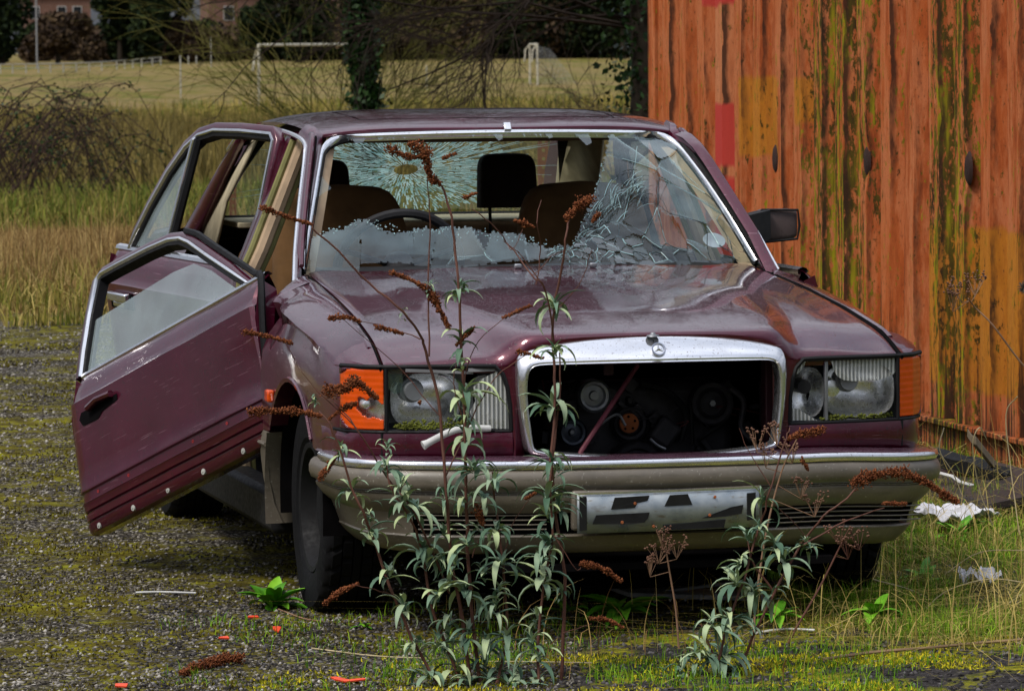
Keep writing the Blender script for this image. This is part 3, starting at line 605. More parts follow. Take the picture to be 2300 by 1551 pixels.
def house(px0, px1, Y, h, mat, wins, lab, dep=8):
    a, b = base(px0, Y), base(px1, Y); cx_ = (a.x+b.x)/2; w_ = b.x-a.x; e = empty('brick_house', (cx_, Y, a.z), lab, 'house', 'brick houses behind the field')
    mb = MB(); mb.box((0, dep/2, h/2-.3), (w_, dep, h+.6)); mb.build('wall', mat, e, smooth=False)
    mb = MB(); mb.add([(-w_/2-.4, -.4, h), (w_/2+.4, -.4, h), (w_/2+.4, dep+.4, h), (-w_/2-.4, dep+.4, h), (-w_/2, dep/2, h+3), (w_/2, dep/2, h+3)], [(0, 1, 5, 4), (2, 3, 4, 5), (0, 4, 3), (1, 2, 5), (0, 3, 2, 1)]); mb.build('roof', M['tile'], e, smooth=False)
    for px, z0, z1, ww in wins:
        q = base(px, Y); mb = MB(); mb.box((q.x-cx_, -.02, (z0+z1)/2), (ww, .10, z1-z0)); f = mb.build('window', M['white'], e, smooth=False)
        mb = MB(); mb.box((q.x-cx_, -.06, (z0+z1)/2), (ww-.16, .06, z1-z0-.16)); mb.build('pane', M['pane'], f, smooth=False)
house(470, 600, 650, 9, M['brick'], ((515, 5.4, 7.4, 1.5), (572, 5.6, 7.4, 1.2), (450+35, 1.2, 3, 1.2), (515, 1.2, 3, 1.6)), 'long brown brick house with tall dark window right of the evergreens')
house(62, 205, 655, 9, M['brick'], ((80, 5.8, 7.6, 1.3), (140, 5.8, 7.6, 1.3), (175, 5.8, 7.6, 1.3), (110, 2.2, 4.2, 1.3)), 'brown brick house at the far left behind bare trees')
house(705, 790, 652, 8.2, M['brickr'], ((735, 5, 6.6, 1.1), (762, 5, 6.6, 1.1)), 'small bright red brick house behind the ivy-clad tree')
M['fencew'] = plain('faded_white_rail', (.42, .41, .36), .8)
fe = base(150, 480); fence = empty('post_and_rail_fence', fe, 'low faded white post and rail fence curving along the far touchline', 'fence')
pts = [(0, 470), (28, 472), (58, 474), (86, 476), (113, 478), (142, 480), (171, 486), (200, 494), (228, 500), (262, 508), (280, 514), (298, 520), (318, 528), (342, 536), (361, 544), (405, 548), (423, 550), (441, 552)]
tops = []
for px, Y in pts:
    b = base(px, Y)-fe; mb = MB(); mb.box((b.x, b.y, b.z+.50), (.13, .13, 1.0)); mb.build('post', M['fencew'], fence); tops.append((b.x, b.y-.08, b.z+.95))
mb = MB(); mb.tube(tops[:15], .05, 5); mb.build('rail', M['fencew'], fence); mb = MB(); mb.tube([(x, y, z-.42) for x, y, z in tops[:15]], .04, 5); mb.build('rail', M['fencew'], fence)
# goals
M['goal'] = plain('peeling_white_goal_paint', (.50, .47, .38), .6)
def goal(pxl, pxr, Yl, Yr, lab, netw=False, depth=1.4):
    a, b = base(pxl, Yl), base(pxr, Yr); e = empty('goal_frame', a, lab, 'football goal', 'football goals on the field'); b = b-a; H = 2.44; z0 = 0
    for p in (Vector((0, 0, 0)), b): mb = MB(); mb.tube([p+Vector((0, 0, -.1)), p+Vector((0, 0, H))], .062, 8); mb.build('goalpost', M['goal'], e)
    mb = MB(); mb.tube([(0, 0, H), (b.x, b.y, H+b.z)], .062, 8); mb.build('crossbar', M['goal'], e)
    bk = Vector((-b.y, b.x, 0)).normalized()*depth
    if bk.y < 0: bk = -bk
    for p in (Vector((0, 0, 0)), b): mb = MB(); sx = .55 if p.length < .01 else -.15; k = Vector((.95, 0, 0)); mb.tube([p+Vector((0, 0, H)), p+k*.9+bk*.8+Vector((0, 0, H-.35)), p+k*.9+bk*.8+Vector((0, 0, H-.45)), p+k*.25+bk*.4+Vector((0, 0, H-1.05))], .05, 6); mb.build('net_stanchion', M['goal'], e)
    return e
goal(581, 838, 178, 186, 'wide white goal with peeling crossbar in the left of the field')
gq = goal(1190, 1207, 272, 262, 'far white goal seen end-on with pale sagging net'); mb = MB(); t = NT('pale_goal_net'); vv_ = t.voro(t.tc(), 6, 'DISTANCE_TO_EDGE'); t.P(base=(.45, .45, .42), rough=.9, alpha=t.ramp(vv_, [(.02, .55), (.06, .12)])); 
mb.add([(.3, .5, 2.4), (1.6, 1.5, 2.2), (3.6, 2.5, .0), (.6, .5, .0)], [(0, 1, 2, 3)]); mb.build('goal_net', t.m, gq, smooth=False)
mb = MB()
for px, py0, py1, Y, lab in ((405, 128, 188, 210, 'thin white marker post left of the wide goal'), (958, 150, 185, 240, 'short white marker post between the two goals'), (474, 85, 118, 520, 'pale grey post below the brick house'), (1418, 108, 130, 420, 'small white post near the right edge of the field')):
    b = base(px, Y); top = at(px, py0, y=Y).z-b.z; mb = MB(); mb.tube([(0, 0, -.1), (0, 0, top)], .0045*Y/100*1.6+.02, 6); mb.lathe([(0, .05), (.05, .04), (.05, 0)], (0, 0, top), 'z', 6); o = mb.build('marker_post', M['fencew']); o.location = b; tag(o, lab, 'post', 'marker posts in the field')
b = base(83, 520); mb = MB(); mb.tube([(0, 0, 0), (0, 0, 9)], .11, 6); o = mb.build('lamp_column', M['grey']); o.location = b; tag(o, 'tall thin grey column at the far left', 'lamp post')
# rusty perforated stakes
def stake(px, ytop, Y, lab, wd=.052):
    q = at(px, ytop, y=Y); b = gz(q.x, Y); mb = MB(); h = q.z-b
    mb.box((0, 0, h/2), (wd, .008, h)); mb.box((-wd/2+.004, .015, h/2-.002), (.008, .04, h-.01)); o = mb.build('perforated_stake', plain('flaking_rust', (.16, .05, .025), .9)); o.location = (q.x, Y, b); tag(o, lab, 'metal stake', 'perforated metal stakes behind the car')
    k = 0; mb = MB()
    while k*.055 < h-.03: mb.lathe([(0, -.006), (.011, -.006), (.011, -.004)], (0, 0, h-.03-k*.055), 'y', 10); k += 1
    mb.build('punched_holes', M['gap'] if False else plain('hole_see_through', (.18, .16, .05), .9), o)
stake(522, 320, 26, 'rusty perforated stake seen through the open rear door window'); stake(1220, 308, 17, 'grey perforated stake seen through the rear window glass', .060)
# ================================================================== CAR (x: viewer's right, y: towards the rear, z up)
car = empty('abandoned_car', (0, 0, 0), 'wrecked maroon saloon car with smashed windscreen and open doors', 'car')
def hw(y): return ip([.1, .2, .3, .5, .85, 1.3, 2.5, 3.8, 4.5, 4.85, 4.95], [.76, .82, .858, .878, .893, .897, .905, .898, .86, .80, .70], y)
def hx(y): return ip([.05, .2, .6, 1.55], [.755, .752, .737, .712], y)
def hz(y): return ip([.1, .16, .22, .32, .63, 1.0, 1.55, 1.7], [.752, .772, .795, .825, .872, .912, .957, .965], y)
NX = [0, .4, .6, .75, .80, .84, .858, .872]; NY = [-.0, .055, .085, .125, .165, .23, .31, .42]
def ny(x): return ip(NX, NY, abs(x))
WY, WZ, WR = .85, .315, .372
def flank(y, z, tuck=0):
    """half width of the body side at height z"""
    h = hw(y)
    return h-ip([.18, .26, .36, .47, .50, .62, .74, .80, .84, .88, .92, .955], [.075, .035, .014, .004, .0, .0, .004, .012, .030, .045, .062, .085], z+ip([.2, .5, 1.3, 5], [.085, .07, .02, .0], y)*(z > .6))
def mirrored(fn):
    for s in (-1, 1): fn(s)

# ---- bonnet
def zhood(x, y):
    ax = abs(x); yy = max(y, .02)
    zc = ip([.0, .04, .1, .3, .8, 1.4, 1.6], [.838, .846, .858, .886, .936, .972, .984], yy)
    ze = hz(y)
    w1 = ip([.0, .3, 1.5], [.378, .41, .53], yy); w2 = ip([.0, .3, 1.5], [.43, .475, .62], yy)
    drop = zc-.012-ze
    t = sm(w1, w2, ax)
    z = zc-.010*(ax/.4)**2*(1-t)-.010*t-drop*ip([.0, .3, 1, 1.5], [.70, .66, .60, .5], yy)*t
    t2 = sm(w2-.02, hx(y)+.002, ax); z = z-(z-ze)*t2**1.4
    # central power bulge valley
    if .16 <= ax <= .2: z += 0
    nose = ip([0, .05, .10, .2], [.0, .0, .0, 0], yy)
    return z-nose
mb = MB(); rows = []
us = [i/44*2-1 for i in range(45)]
def hoodfront(ax): return max(.028+.02*(ax/.38)**2, 0) if ax < .385 else ip([.385, .42, .6, .75], [.052, .068, .092, .135], ax)
def hoodrear(u): return 1.40+.16*u*u
tv = [0, .008, .02, .04, .07, .11, .16, .22, .3, .4, .5, .6, .7, .8, .9, .96, 1]
for t in tv:
    row = []
    for u in us:
        y0 = hoodfront(abs(u)*.754); y1 = hoodrear(u); y = lerp(y0, y1, t); x = u*hx(y)
        z = zhood(x, y)
        if abs(x) > .385:
            q = sm(.385, .44, abs(x)); dy = y-y0
            z = min(z, .754+math.sqrt(max(0, dy))*.20+dy*.05+(1-q)*.05*min(1, dy/.04)) if dy < .12 else z
        if abs(x) < .44:
            zf = ip([0, .2, .29, .345, .375, .392, .40, .44], [.840, .836, .828, .815, .797, .768, .757, .754], abs(x)); z = min(z, zf+max(0, y-y0)**.5*.28)
        row.append((x, y, z))
    rows.append(row)
mb.grid(rows)
front = rows[0]; lip = [(x, y+.006, z-.016) for x, y, z in front]
mb.grid([lip, front])
for e in (0, -1): mb.grid([[r[e] for r in rows], [(r[e][0]*.985, r[e][1], r[e][2]-.03) for r in rows]])
hood = mb.build('bonnet', M['paint'], car, sub=1, angle=60)
# dark shut line strips beside and behind the bonnet
for s in (-1, 1):
    ys = [.13+i*.1 for i in range(15)]
    MB().tube([(s*(hx(y)+.003), y, hz(y)-.010) for y in ys], .0065, 6).build('shut_line', M['gap'], car)

# ---- front wings
def wing_rows(s, y, zb):
    h = hw(y); x0 = hx(y)+.006; z0 = hz(y)-.002
    sh = ip([.2, .37, .64, 1.36], [.070, .078, .058, .050], y)
    top = [(x0, z0), (x0+.012, z0+.001), (lerp(x0, h-.03, .55), z0-sh*.40), (h-.036, z0-sh*.88), (h-.026, z0-sh-.004)]
    zt = z0-sh-.004
    out = [(s*a, y, b) for a, b in top]
    for k in range(1, 9):
        z = lerp(zt, zb, k/8); out.append((s*min(flank(y, z), h), y, z))
    return out
def arch_z(y, wy=WY, r=WR):
    d = r*r-(y-wy)**2
    return WZ+math.sqrt(d) if d > 0 else None
def make_wing(s):
    mb = MB()
    ys = [.262, .285, .31, .36, .42, .46, .479, .485, .50, .53, .57, .63, .70, .78, .85, .92, 1.0, 1.07, 1.13, 1.17, 1.20, 1.215, 1.222, 1.25, 1.29, 1.325]
    rows = []
    for y in ys:
        a = arch_z(y); zb = .50 if y < .48 else (a if a and a > .50 else .50)
        rows.append(wing_rows(s, y, zb))
    if s < 0:      # crumpled rear top corner of the right-hand wing
        for r in rows:
            for j, p in enumerate(r):
                w_ = math.exp(-(((p[1]-1.27)/.10)**2+((p[2]-.84)/.06)**2)); n_ = noise.noise(Vector(p)*14)
                r[j] = (p[0]+w_*(.035+.03*n_), p[1]-w_*.02, p[2]+w_*n_*.02)
    mb.grid(rows)
    # tip above the indicator and round the nose
    tip = []
    for y in (.145, .17, .20, .24, .28, .31):
        h = hw(y); z0 = hz(y)-.002; x0 = hx(y)+.006
        zt = min(z0-.004, .757); xo = ip([.145, .17, .2, .24, .28, .31], [.772, .80, .822, .843, .853, .860], y)
        tip.append([(s*x0, y, z0), (s*lerp(x0, xo, .45), y, z0-.012), (s*lerp(x0, xo, .85), y, lerp(z0, zt, .6)), (s*xo, y, zt), (s*(xo-.012), y+.01, zt-.006)])
    mb.grid(tip)
    # flank behind the indicator
    seg = []
    for y in (.312, .36, .42, .478): seg.append([(s*flank(y, z), y, z) for z in (.51, .48, .45, .40)])
    # arch lip
    for dr, off in ((0, 0),):
        A = []
        for k in range(25):
            a = R(200-220*k/24); y = WY-math.cos(a)*-WR; z = WZ+math.sin(a)*WR
            y = WY+math.cos(a)*WR
            if z < .49: continue
            xf = flank(y, max(z, .5))
            A.append([(s*(xf+.001), y, z), (s*(xf+.007), WY+math.cos(a)*(WR-.004), WZ+math.sin(a)*(WR-.004)),
                      (s*(xf+.004), WY+math.cos(a)*(WR-.016), WZ+math.sin(a)*(WR-.016)), (s*(xf-.05), WY+math.cos(a)*(WR-.012), WZ+math.sin(a)*(WR-.012))])
        mb.grid(A)
        for q in range(4): pass
    # bulged flare above the arch
    return mb.build('front_wing', M['paint'], car, angle=32, sub=0)
mirrored(make_wing)
def make_liner(s):
    mb = MB(); A = []
    for k in range(19):
        a = R(190-200*k/18); A.append([(s*.86, WY+math.cos(a)*(WR-.01), WZ+math.sin(a)*(WR-.01)), (s*.50, WY+math.cos(a)*(WR-.01), WZ+math.sin(a)*(WR-.01))])
    mb.grid(A); mb.poly([(s*.5, WY-.42, .1), (s*.5, WY+.42, .1), (s*.5, WY+.42, .72), (s*.5, WY-.42, .72)])
    mb.build('wheel_arch_liner', M['gap'], car)
mirrored(make_liner)
# lower cladding behind and before the wheels
def make_clad(s):
    mb = MB(); ys = [1.10, 1.14, 1.18, 1.22, 1.27, 1.325]
    rows = []
    for y in ys:
        zs = [.498, .47, .44, .40, .35, .28, .22]
        r = []
        for z in zs:
            d = WR*WR-(z-WZ)**2; yy = max(y, WY+math.sqrt(d)+.0 if d > 0 else y) if y < 1.2 else y
            r.append((s*(flank(yy, z)+.010-(.01 if z > .49 else 0)), yy, z))
        rows.append(r)
    mb.grid(rows)
    mb.grid([[(s*x, WY+math.sqrt(max(0, WR*WR-(z-WZ)**2))+dy, z) for x, dy in ((.905, .0), (.88, .004), (.845, .012), (.80, .03))] for z in (.498, .44, .38, .32, .27, .22)])
    mb.tube([(s*(flank(y, .46)+.013), y, .46) for y in (1.2, 1.27, 1.325)], .007, 6)
    mb.build('lower_cladding', M['beige'], car, angle=30)
    mb = MB(); mb.box((s*.82, 2.35, .24), (.10, 2.1, .13)); mb.build('sill', M['black'], car, bevel=.02)
mirrored(make_clad)
def rep(s):
    mb = MB(); mb.box((s*.905, 1.12, .612), (.022, .055, .038)); mb.build('side_repeater', M['amber'], car, bevel=.006)
mirrored(rep)

# ---- nose: valance under the lamps, lamp surround
mb = MB(); rows = []
xs = [x for x in (.40, .5, .6, .68, .75, .80, .83, .85, .858, .866, .874)]
for s in (-1, 1):
    mb = MB(); rows = [[(s*x, ny(x)+dy, z) for x in xs] for z, dy in ((.576, .012), (.572, .0), (.54, -.006), (.50, .0), (.47, .02))]
    mb.grid(rows)
    # inner post beside the grille
    mb.grid([[(s*x, ny(x)+dy, z) for x, dy in ((.36, .03), (.385, .004), (.392+w_*.6, -.002), (.400+w_, .002), (.402+w_, .02))] for z, w_ in ((.46, 0), (.56, 0), (.60, .002), (.65, .006), (.70, .012), (.73, .020), (.745, .030), (.757, .045))])
    rr = []
    for k in range(7):      # rounded inner top corner of lamp opening
        a = R(90*k/6); rr.append([(s*(.435-.04*math.cos(a)), .064, .722+.033*math.sin(a)), (s*.393, .060, .765)])
    mb.grid(rr)
    mb.build('front_valance', M['paint'], car, angle=45)
for s in (-1, 1):
    mb = MB()    # black surround lines of the lamps
    loop = [(.402, .578), (.404, .65), (.412, .70), (.424, .735), (.446, .757), (.50, .758), (.60, .758), (.70, .757), (.742, .757), (.80, .757), (.848, .757)]
    mb.tube([(s*x, ny(x)+.004 if x < .84 else .25, z) for x, z in loop], .0075, 6)
    mb.tube([(s*x, ny(x)+.003, .576) for x in (.40, .5, .6, .7, .75, .8, .84, .858)], .005, 6)
    mb.tube([(s*.743, ny(.743)+.004, z) for z in (.576, .757)], .006, 6)
    mb.tube([(s*.755, .13, .50), (s*.756, .128, .572)], .004, 6)
    mb.build('lamp_seal', M['black'], car)

# ---- headlamps
def lamp_y(x): return ny(x)+.006
def clip_ribbed(s, pts, name, par, mat, dy=0):
    mb = MB(); f = [(s*x, lamp_y(x)+dy, z) for x, z in pts]; mb.poly(f, (0, .004, 0)); return mb.build(name, mat, par, smooth=False)
def bowl(mb, c, rx, rz, depth, k=28, squash=None):
    rows = []
    for i in range(9):
        t = i/8; r_ = math.sin(t*math.pi/2); row = []
        for j in range(k):
            a = 2*math.pi*j/k; u, v = math.cos(a), math.sin(a)
            if squash: # superellipse mouth
                e = 2/ip([0, 1], [2, squash], t); u, v = math.copysign(abs(u)**e, u), math.copysign(abs(v)**e, v)
            row.append((c[0]+u*rx*r_, c[1]+depth*(1-t**2)*1.0, c[2]+v*rz*r_))
        rows.append(row)
    mb.grid(rows, close_u=True)
def moss_bit(mb, p, r_):
    q = [Vector(p)+Vector(o)*r_*random.uniform(.4, 1.2) for o in ((1, 0, 0), (0, 0, 1), (-1, 0, 0), (0, 0, -1), (0, -1, 0))]; mb.add(q, [(0, 1, 4), (1, 2, 4), (2, 3, 4), (3, 0, 4)])
def make_lamp(s):
    mb = MB()   # silver tray
    x0, x1, z0, z1 = .400, .740, .580, .752
    back = .17
    F_ = [(s*x0, ny(x0)+.012, z0), (s*x1, ny(x1)+.012, z0), (s*x1, ny(x1)+.012, z1), (s*x0, ny(x0)+.012, z1)]
    B_ = [(s*(x0+.01), back+.02, z0+.012), (s*(x1-.01), back+.08, z0+.012), (s*(x1-.01), back+.08, z1-.01), (s*(x0+.01), back+.02, z1-.01)]
    mb.grid([F_, B_], close_u=True); mb.poly(B_)
    lamp = mb.build('headlamp', M['steel'], car, smooth=False)
    if s > 0:
        mb = MB(); bowl(mb, (.624, .115, .662), .105, .076, .10, squash=3.2); mb.build('main_reflector', M['silver'], lamp)
        mb = MB(); bowl(mb, (.462, .085, .662), .050, .072, .075, squash=2.6); mb.build('inner_reflector', M['silver'], lamp)
        mb = MB(); mb.box((.518, .088, .665), (.010, .02, .168)); mb.build('divider', M['steel'], lamp, bevel=.002)
        mb = MB(); mb.tube([(.592, .10, .690), (.592, .175, .690)], .026, 20); mb.tube([(.592, .125, .69), (.592, .175, .69)], .033, 20); mb.build('bulb_shield', M['bulb'], lamp)
        mb = MB(); mb.tube([(.452, .075, .678), (.452, .15, .678)], .020, 18); mb.build('inner_bulb', M['black'], lamp)
        mb = MB(); mb.lathe([(.0, -.005), (.024, 0), (.03, .02), (.031, .05)], (.548, .128, .668), 'y', 20); mb.build('dimple', M['silver'], lamp)
        top = [(.530, .750), (.735, .752), (.738, .712), (.727, .703), (.700, .694), (.675, .688), (.655, .692), (.632, .689), (.600, .690), (.572, .694), (.552, .705), (.540, .724), (.537, .738)]
        clip_ribbed(1, top, 'broken_lens', lamp, M['ribbed'])
        clip_ribbed(1, [(.402, .748), (.455, .751), (.45, .738), (.435, .72), (.41, .706), (.402, .70)], 'broken_lens', lamp, M['ribbed'])
        clip_ribbed(1, [(.402, .585), (.402, .622), (.43, .617), (.455, .602), (.475, .590), (.49, .583)], 'broken_lens', lamp, M['ribbed'])
        mb = MB()
        for i in range(90):
            x = random.uniform(.5, .73); moss_bit(mb, (x, ny(x)+.012, .586+random.uniform(-.004, .008)), .0065)
        mb.build('moss_growth', M['moss'], lamp)
    else:
        mb = MB(); bowl(mb, (-.632, .125, .665), .100, .078, .10, squash=3); mb.build('main_reflector', M['silver'], lamp)
        mb = MB(); bowl(mb, (-.470, .085, .660), .052, .072, .07, squash=2.6); mb.build('inner_reflector', M['silver'], lamp)
        mb = MB(); mb.tube([(-.668, .10, .690), (-.668, .19, .690)], .026, 20); mb.tube([(-.668, .14, .69), (-.668, .19, .69)], .034, 20); mb.build('bulb_shield', M['bulb'], lamp)
        mb = MB(); mb.tube(smooth_path([(-.60, .10, .735), (-.57, .09, .725), (-.548, .088, .69), (-.545, .09, .65), (-.555, .095, .61), (-.575, .1, .588)], 4), .004, 6); mb.build('wire_clip', M['steel'], lamp)
        clip_ribbed(-1, [(.402, .582), (.402, .735), (.43, .750), (.45, .738), (.482, .722), (.505, .70), (.50, .66), (.515, .63), (.505, .60), (.50, .584)], 'broken_lens', lamp, M['ribbed'])
        clip_ribbed(-1, [(.700, .752), (.738, .752), (.738, .70), (.72, .682), (.700, .69), (.697, .72)], 'broken_lens', lamp, M['shard'])
        mb = MB()
        for i in range(330):
            x = -random.uniform(.42, .72); moss_bit(mb, (x, ny(x)+.012, .584+abs(random.gauss(0, .012))), .006)
        mb.build('moss_growth', M['moss'], lamp)
        mb = MB(); mb.box((-.60, .085, .745), (.19, .01, .008), Matrix.Rotation(R(3), 3, 'Y')); mb.box((-.47, .075, .748), (.10, .01, .010)); mb.build('housing_rim', M['grey'], lamp)
mirrored(make_lamp)
# indicators
def make_ind(s):
    xs = sorted(set([round(.750+.003*i, 4) for i in range(34)]))
    def yy(x): return ip([.75, .80, .84, .858, .866], [.132, .168, .225, .29, .335], x)
    mb = MB()
    holes = (lambda x, z: (x-.785)**2/.030**2+(z-.645)**2/.026**2 < 1.0+1.3*noise.noise(Vector((x*50, z*50, 0))) or (x < .785 and .61+.3*(x-.75) < z < .655)) if s < 0 else (lambda x, z: x > .845 and .60 < z < .64)
    zs = [.582+.17*i/52 for i in range(53)]
    rows = [[(s*x, yy(x)+.002-(.004 if 0 < i < 52 else 0), z) for x in xs] for i, z in enumerate(zs)]
    b = MB(); b.grid(rows)
    keep = []; sur = []
    for f in b.f:
        c = sum((Vector(b.v[i]) for i in f), Vector())/4; ax, az = abs(c.x), c.z
        if ax > .818 and ((az < .622 and ((ax-.818)/.031)**2+((az-.622)/.040)**2 > 1) or (az > .728 and ((ax-.818)/.031)**2+((az-.728)/.024)**2 > 1)): sur.append(f)
        elif not holes(ax, az): keep.append(f)
    sb_ = MB(); sb_.v = list(b.v); sb_.f = sur; sb_.mi = [0]*len(sur); sb_.build('indicator_surround', M['paint'], car, solid=.006)
    b.f = keep; b.mi = [0]*len(keep)
    o = b.build('indicator_lamp', M['amber'], car, solid=.003)
    mb = MB(); mb.grid([[(s*x*.985, yy(x)+.03, z) for x in xs] for z in (.585, .66, .75)]); mb.build('backing', M['silver'] if s < 0 else M['amberdeep'], o)
    if s < 0:
        mb = MB(); mb.lathe([(0, -.02), (.012, -.014), (.016, 0), (.016, .02)], (-.792, .175, .652), 'y', 16); mb.build('bulb', M['silver'], o)
mirrored(make_ind)

# ---- grille surround
O_ = [(0, .838), (.10, .837), (.2, .834), (.29, .825), (.355, .815), (.382, .797), (.391, .765), (.391, .71), (.386, .65), (.377, .59), (.370, .545), (.364, .518), (.350, .505), (.2, .494), (.1, .488), (0, .484)]
I_ = [(0, .762), (.10, .762), (.2, .761), (.28, .760), (.335, .760), (.353, .752), (.361, .733), (.364, .69), (.361, .64), (.355, .59), (.350, .548), (.347, .530), (.337, .520), (.2, .511), (.1, .505), (0, .501)]
def gy(x, z): return -.035+.45*x*x+max(0, z-.76)*.85
loopO = [(x, z) for x, z in O_]+[(-x, z) for x, z in reversed(O_[1:-1])]
loopI = [(x, z) for x, z in I_]+[(-x, z) for x, z in reversed(I_[1:-1])]
rows = []
for (ox, oz), (ix, iz) in zip(loopO, loopI):
    P = lambda t, dy: (lerp(ox, ix, t), gy(lerp(ox, ix, t), lerp(oz, iz, t))+dy, lerp(oz, iz, t))
    rows.append([P(0, .055), P(0, .008), P(.05, -.001), P(.2, -.006), P(.45, -.010), P(.7, -.011), P(.86, -.009), P(.90, -.002), P(.95, -.008), P(1, .0), P(1, .05)])
mb = MB(); mb.grid(rows, close_v=True); grille = mb.build('grille_surround', M['chrome'], car, sub=1, angle=50)
mb = MB()      # maroon apron joining bonnet and surround
# badge
bx, by, bz = 0, 0, 0
mb = MB(); mb.lathe([(0, -.004), (.012, -.004), (.0165, -.0035), (.018, -.006), (.0205, -.006), (.0215, -.003), (.0215, .004)], (bx, by, bz), 'y', 32)
badge = mb.build('round_badge', M['trim'], grille); badge.location = (.003, gy(0, .797)-.0125, .798); badge.rotation_euler = (R(-32), 0, 0)
t = NT('badge_blue'); v_ = t.tc(); t.P(base=t.mix(t.noise(v_, 200, 2), (.12, .15, .24), (.3, .33, .42)), rough=.4); M['badge'] = t.m
mb = MB(); mb.lathe([(.0168, -.0075), (.0200, -.0075)], (bx, by, bz), 'y', 32); mb.build('badge_ring', M['badge'], badge)
mb = MB()
for k in range(3):
    a = R(90+120*k); ca, sa = math.cos(a), math.sin(a); b1, b2 = R(90+120*k+60), R(90+120*k-60)
    c = (bx, by-.0085, bz)
    mb.add([c, (bx+.015*ca, by-.005, bz+.015*sa), (bx+.0035*math.cos(b1), by-.0045, bz+.0035*math.sin(b1)), (bx+.0035*math.cos(b2), by-.0045, bz+.0035*math.sin(b2))], [(0, 1, 2), (0, 3, 1)])
mb.build('three_pointed_star', M['trim'], badge, smooth=False)
mb = MB(); mb.lathe([(0, .010), (.006, .009), (.008, .005), (.010, .003), (.017, .002), (.019, -.002)], (-.004, .016, .836), 'z', 24); mb.build('ornament_base', M['steel'], grille)

# ---- engine bay
mb = MB()
mb.box((0, .62, .36), (.98, .02, .6)); mb.box((.49, .40, .5), (.02, .5, .55)); mb.box((-.49, .40, .5), (.02, .5, .55)); mb.box((0, .30, .20), (1.0, .7, .02))
mb.build('engine_bay', M['gap'], car, smooth=False)
mb = MB(); mb.box((0, .20, .775), (.80, .05, .02)); mb.box((.372, .16, .64), (.035, .05, .25)); mb.box((-.372, .16, .64), (.035, .05, .25)); mb.box((0, .16, .47), (.8, .05, .05)); mb.box((-.095, .17, .742), (.03, .01, .05))
mb.build('radiator_frame', plain('dark_maroon_inner', (.025, .006, .010), .5), car, bevel=.004)
def pulley(px, py, r, Y, mat, prof=None, name='pulley', par=None):
    c = at(px, py, y=Y); mb = MB()
    prof = prof or [(0, -.012), (.25, -.012), (.3, .0), (.62, .002), (.7, -.014), (.86, -.016), (.93, -.004), (1, -.014), (1, .03)]
    mb.lathe([(a*r, h) for a, h in prof], c, 'y', 36); return mb.build(name, mat, par or car)
M['radm'] = plain('dull_red_wire', (.10, .02, .02), .6)
eng = MB().box((.06, .50, .47), (.56, .16, .42)).build('engine_block', M['darkmetal'], car, bevel=.03)
pulley(1333, 888, .048, .36, M['steel'], None, 'pulley', eng); pulley(1285, 970, .041, .33, plain('blue_grey_metal', (.07, .08, .10), .4, .6), None, 'pulley', eng)
pulley(1413, 950, .054, .40, M['darkmetal'], None, 'pulley', eng)
o = pulley(1413, 950, .029, .37, M['rust'], [(0, -.004), (.95, -.004), (1, .006)], 'rusty_hub', eng)
mb = MB()
for k in range(5):
    a = R(72*k+20); c = at(1413, 950, y=.363); mb.lathe([(0, 0), (.0035, 0), (.004, .004)], (c.x+.019*math.cos(a), c.y, c.z+.019*math.sin(a)), 'y', 8)
list(each(mb, 'hub_bolt', M['gap'], eng))
pulley(1597, 905, .062, .38, M['darkmetal'], [(0, -.03), (.14, -.03), (.15, -.01), (.55, -.006), (.6, -.022), (.75, -.01), (.95, -.01), (1, -.02), (1, .03)], 'alternator_pulley', eng)
pulley(1430, 1050, .082, .36, M['darkmetal'], None, 'crank_pulley', eng)
mb = MB(); c = at(1492, 970, y=.36); mb.box(c, (.07, .05, .08), Matrix.Rotation(R(38), 3, 'Y')); mb.build('bracket', M['darkmetal'], eng, bevel=.012)
mb = MB(); mb.tube([at(1553, 905, y=.38), at(1556, 1000, y=.38), at(1572, 985, y=.38), at(1625, 950, y=.38)], .006, 6); mb.build('drive_belt', M['black'], eng)
mb = MB(); mb.tube([at(1432, 820, y=.20), at(1412, 850, y=.18), at(1306, 1012, y=.05), at(1290, 1045, y=.03)], .007, 8); mb.build('bonnet_release_rod', plain('faded_red_rod', (.13, .03, .045), .5), car)
hose = lambda pts, r_, m_, nm: MB().tube(smooth_path([at(x, y, y=Y) for x, y, Y in pts], 5), r_, 8).build(nm, m_, eng)
hose([(1210, 880, .3), (1235, 905, .3), (1260, 890, .36), (1300, 860, .40)], .012, M['black'], 'hose'); hose([(1440, 860, .38), (1500, 880, .36), (1540, 930, .38), (1530, 990, .38)], .010, M['black'], 'hose')
hose([(1340, 960, .30), (1385, 930, .28), (1405, 955, .28)], .004, M['steel'], 'pipe'); hose([(1640, 870, .3), (1670, 900, .3), (1665, 960, .3), (1690, 990, .28)], .009, M['darkmetal'], 'hose'); hose([(1460, 985, .3), (1478, 1000, .3), (1495, 1008, .3)], .004, M['steel'], 'pipe')
rq = random.Random(8)
for _ in range(9):
    x_, y_ = rq.uniform(1230, 1700), rq.uniform(840, 1000); hose([(x_, y_, .39), (x_+rq.uniform(-60, 60), y_+rq.uniform(-25, 25), .37), (x_+rq.uniform(-90, 90), y_+rq.uniform(-40, 40), .39)], rq.uniform(.0015, .0035), M['darkmetal'] if rq.random() < .6 else M['radm'], 'wire')
mb = MB()
for _ in range(26):
    q = at(rq.uniform(1220, 1710), rq.uniform(835, 1010), y=.405); mb.box(q, (rq.uniform(.01, .05), .03, rq.uniform(.008, .04)), Matrix.Rotation(rq.uniform(0, 3), 3, 'Y'))
list(each(mb, 'casting', M['darkmetal'], eng, bevel=.002))
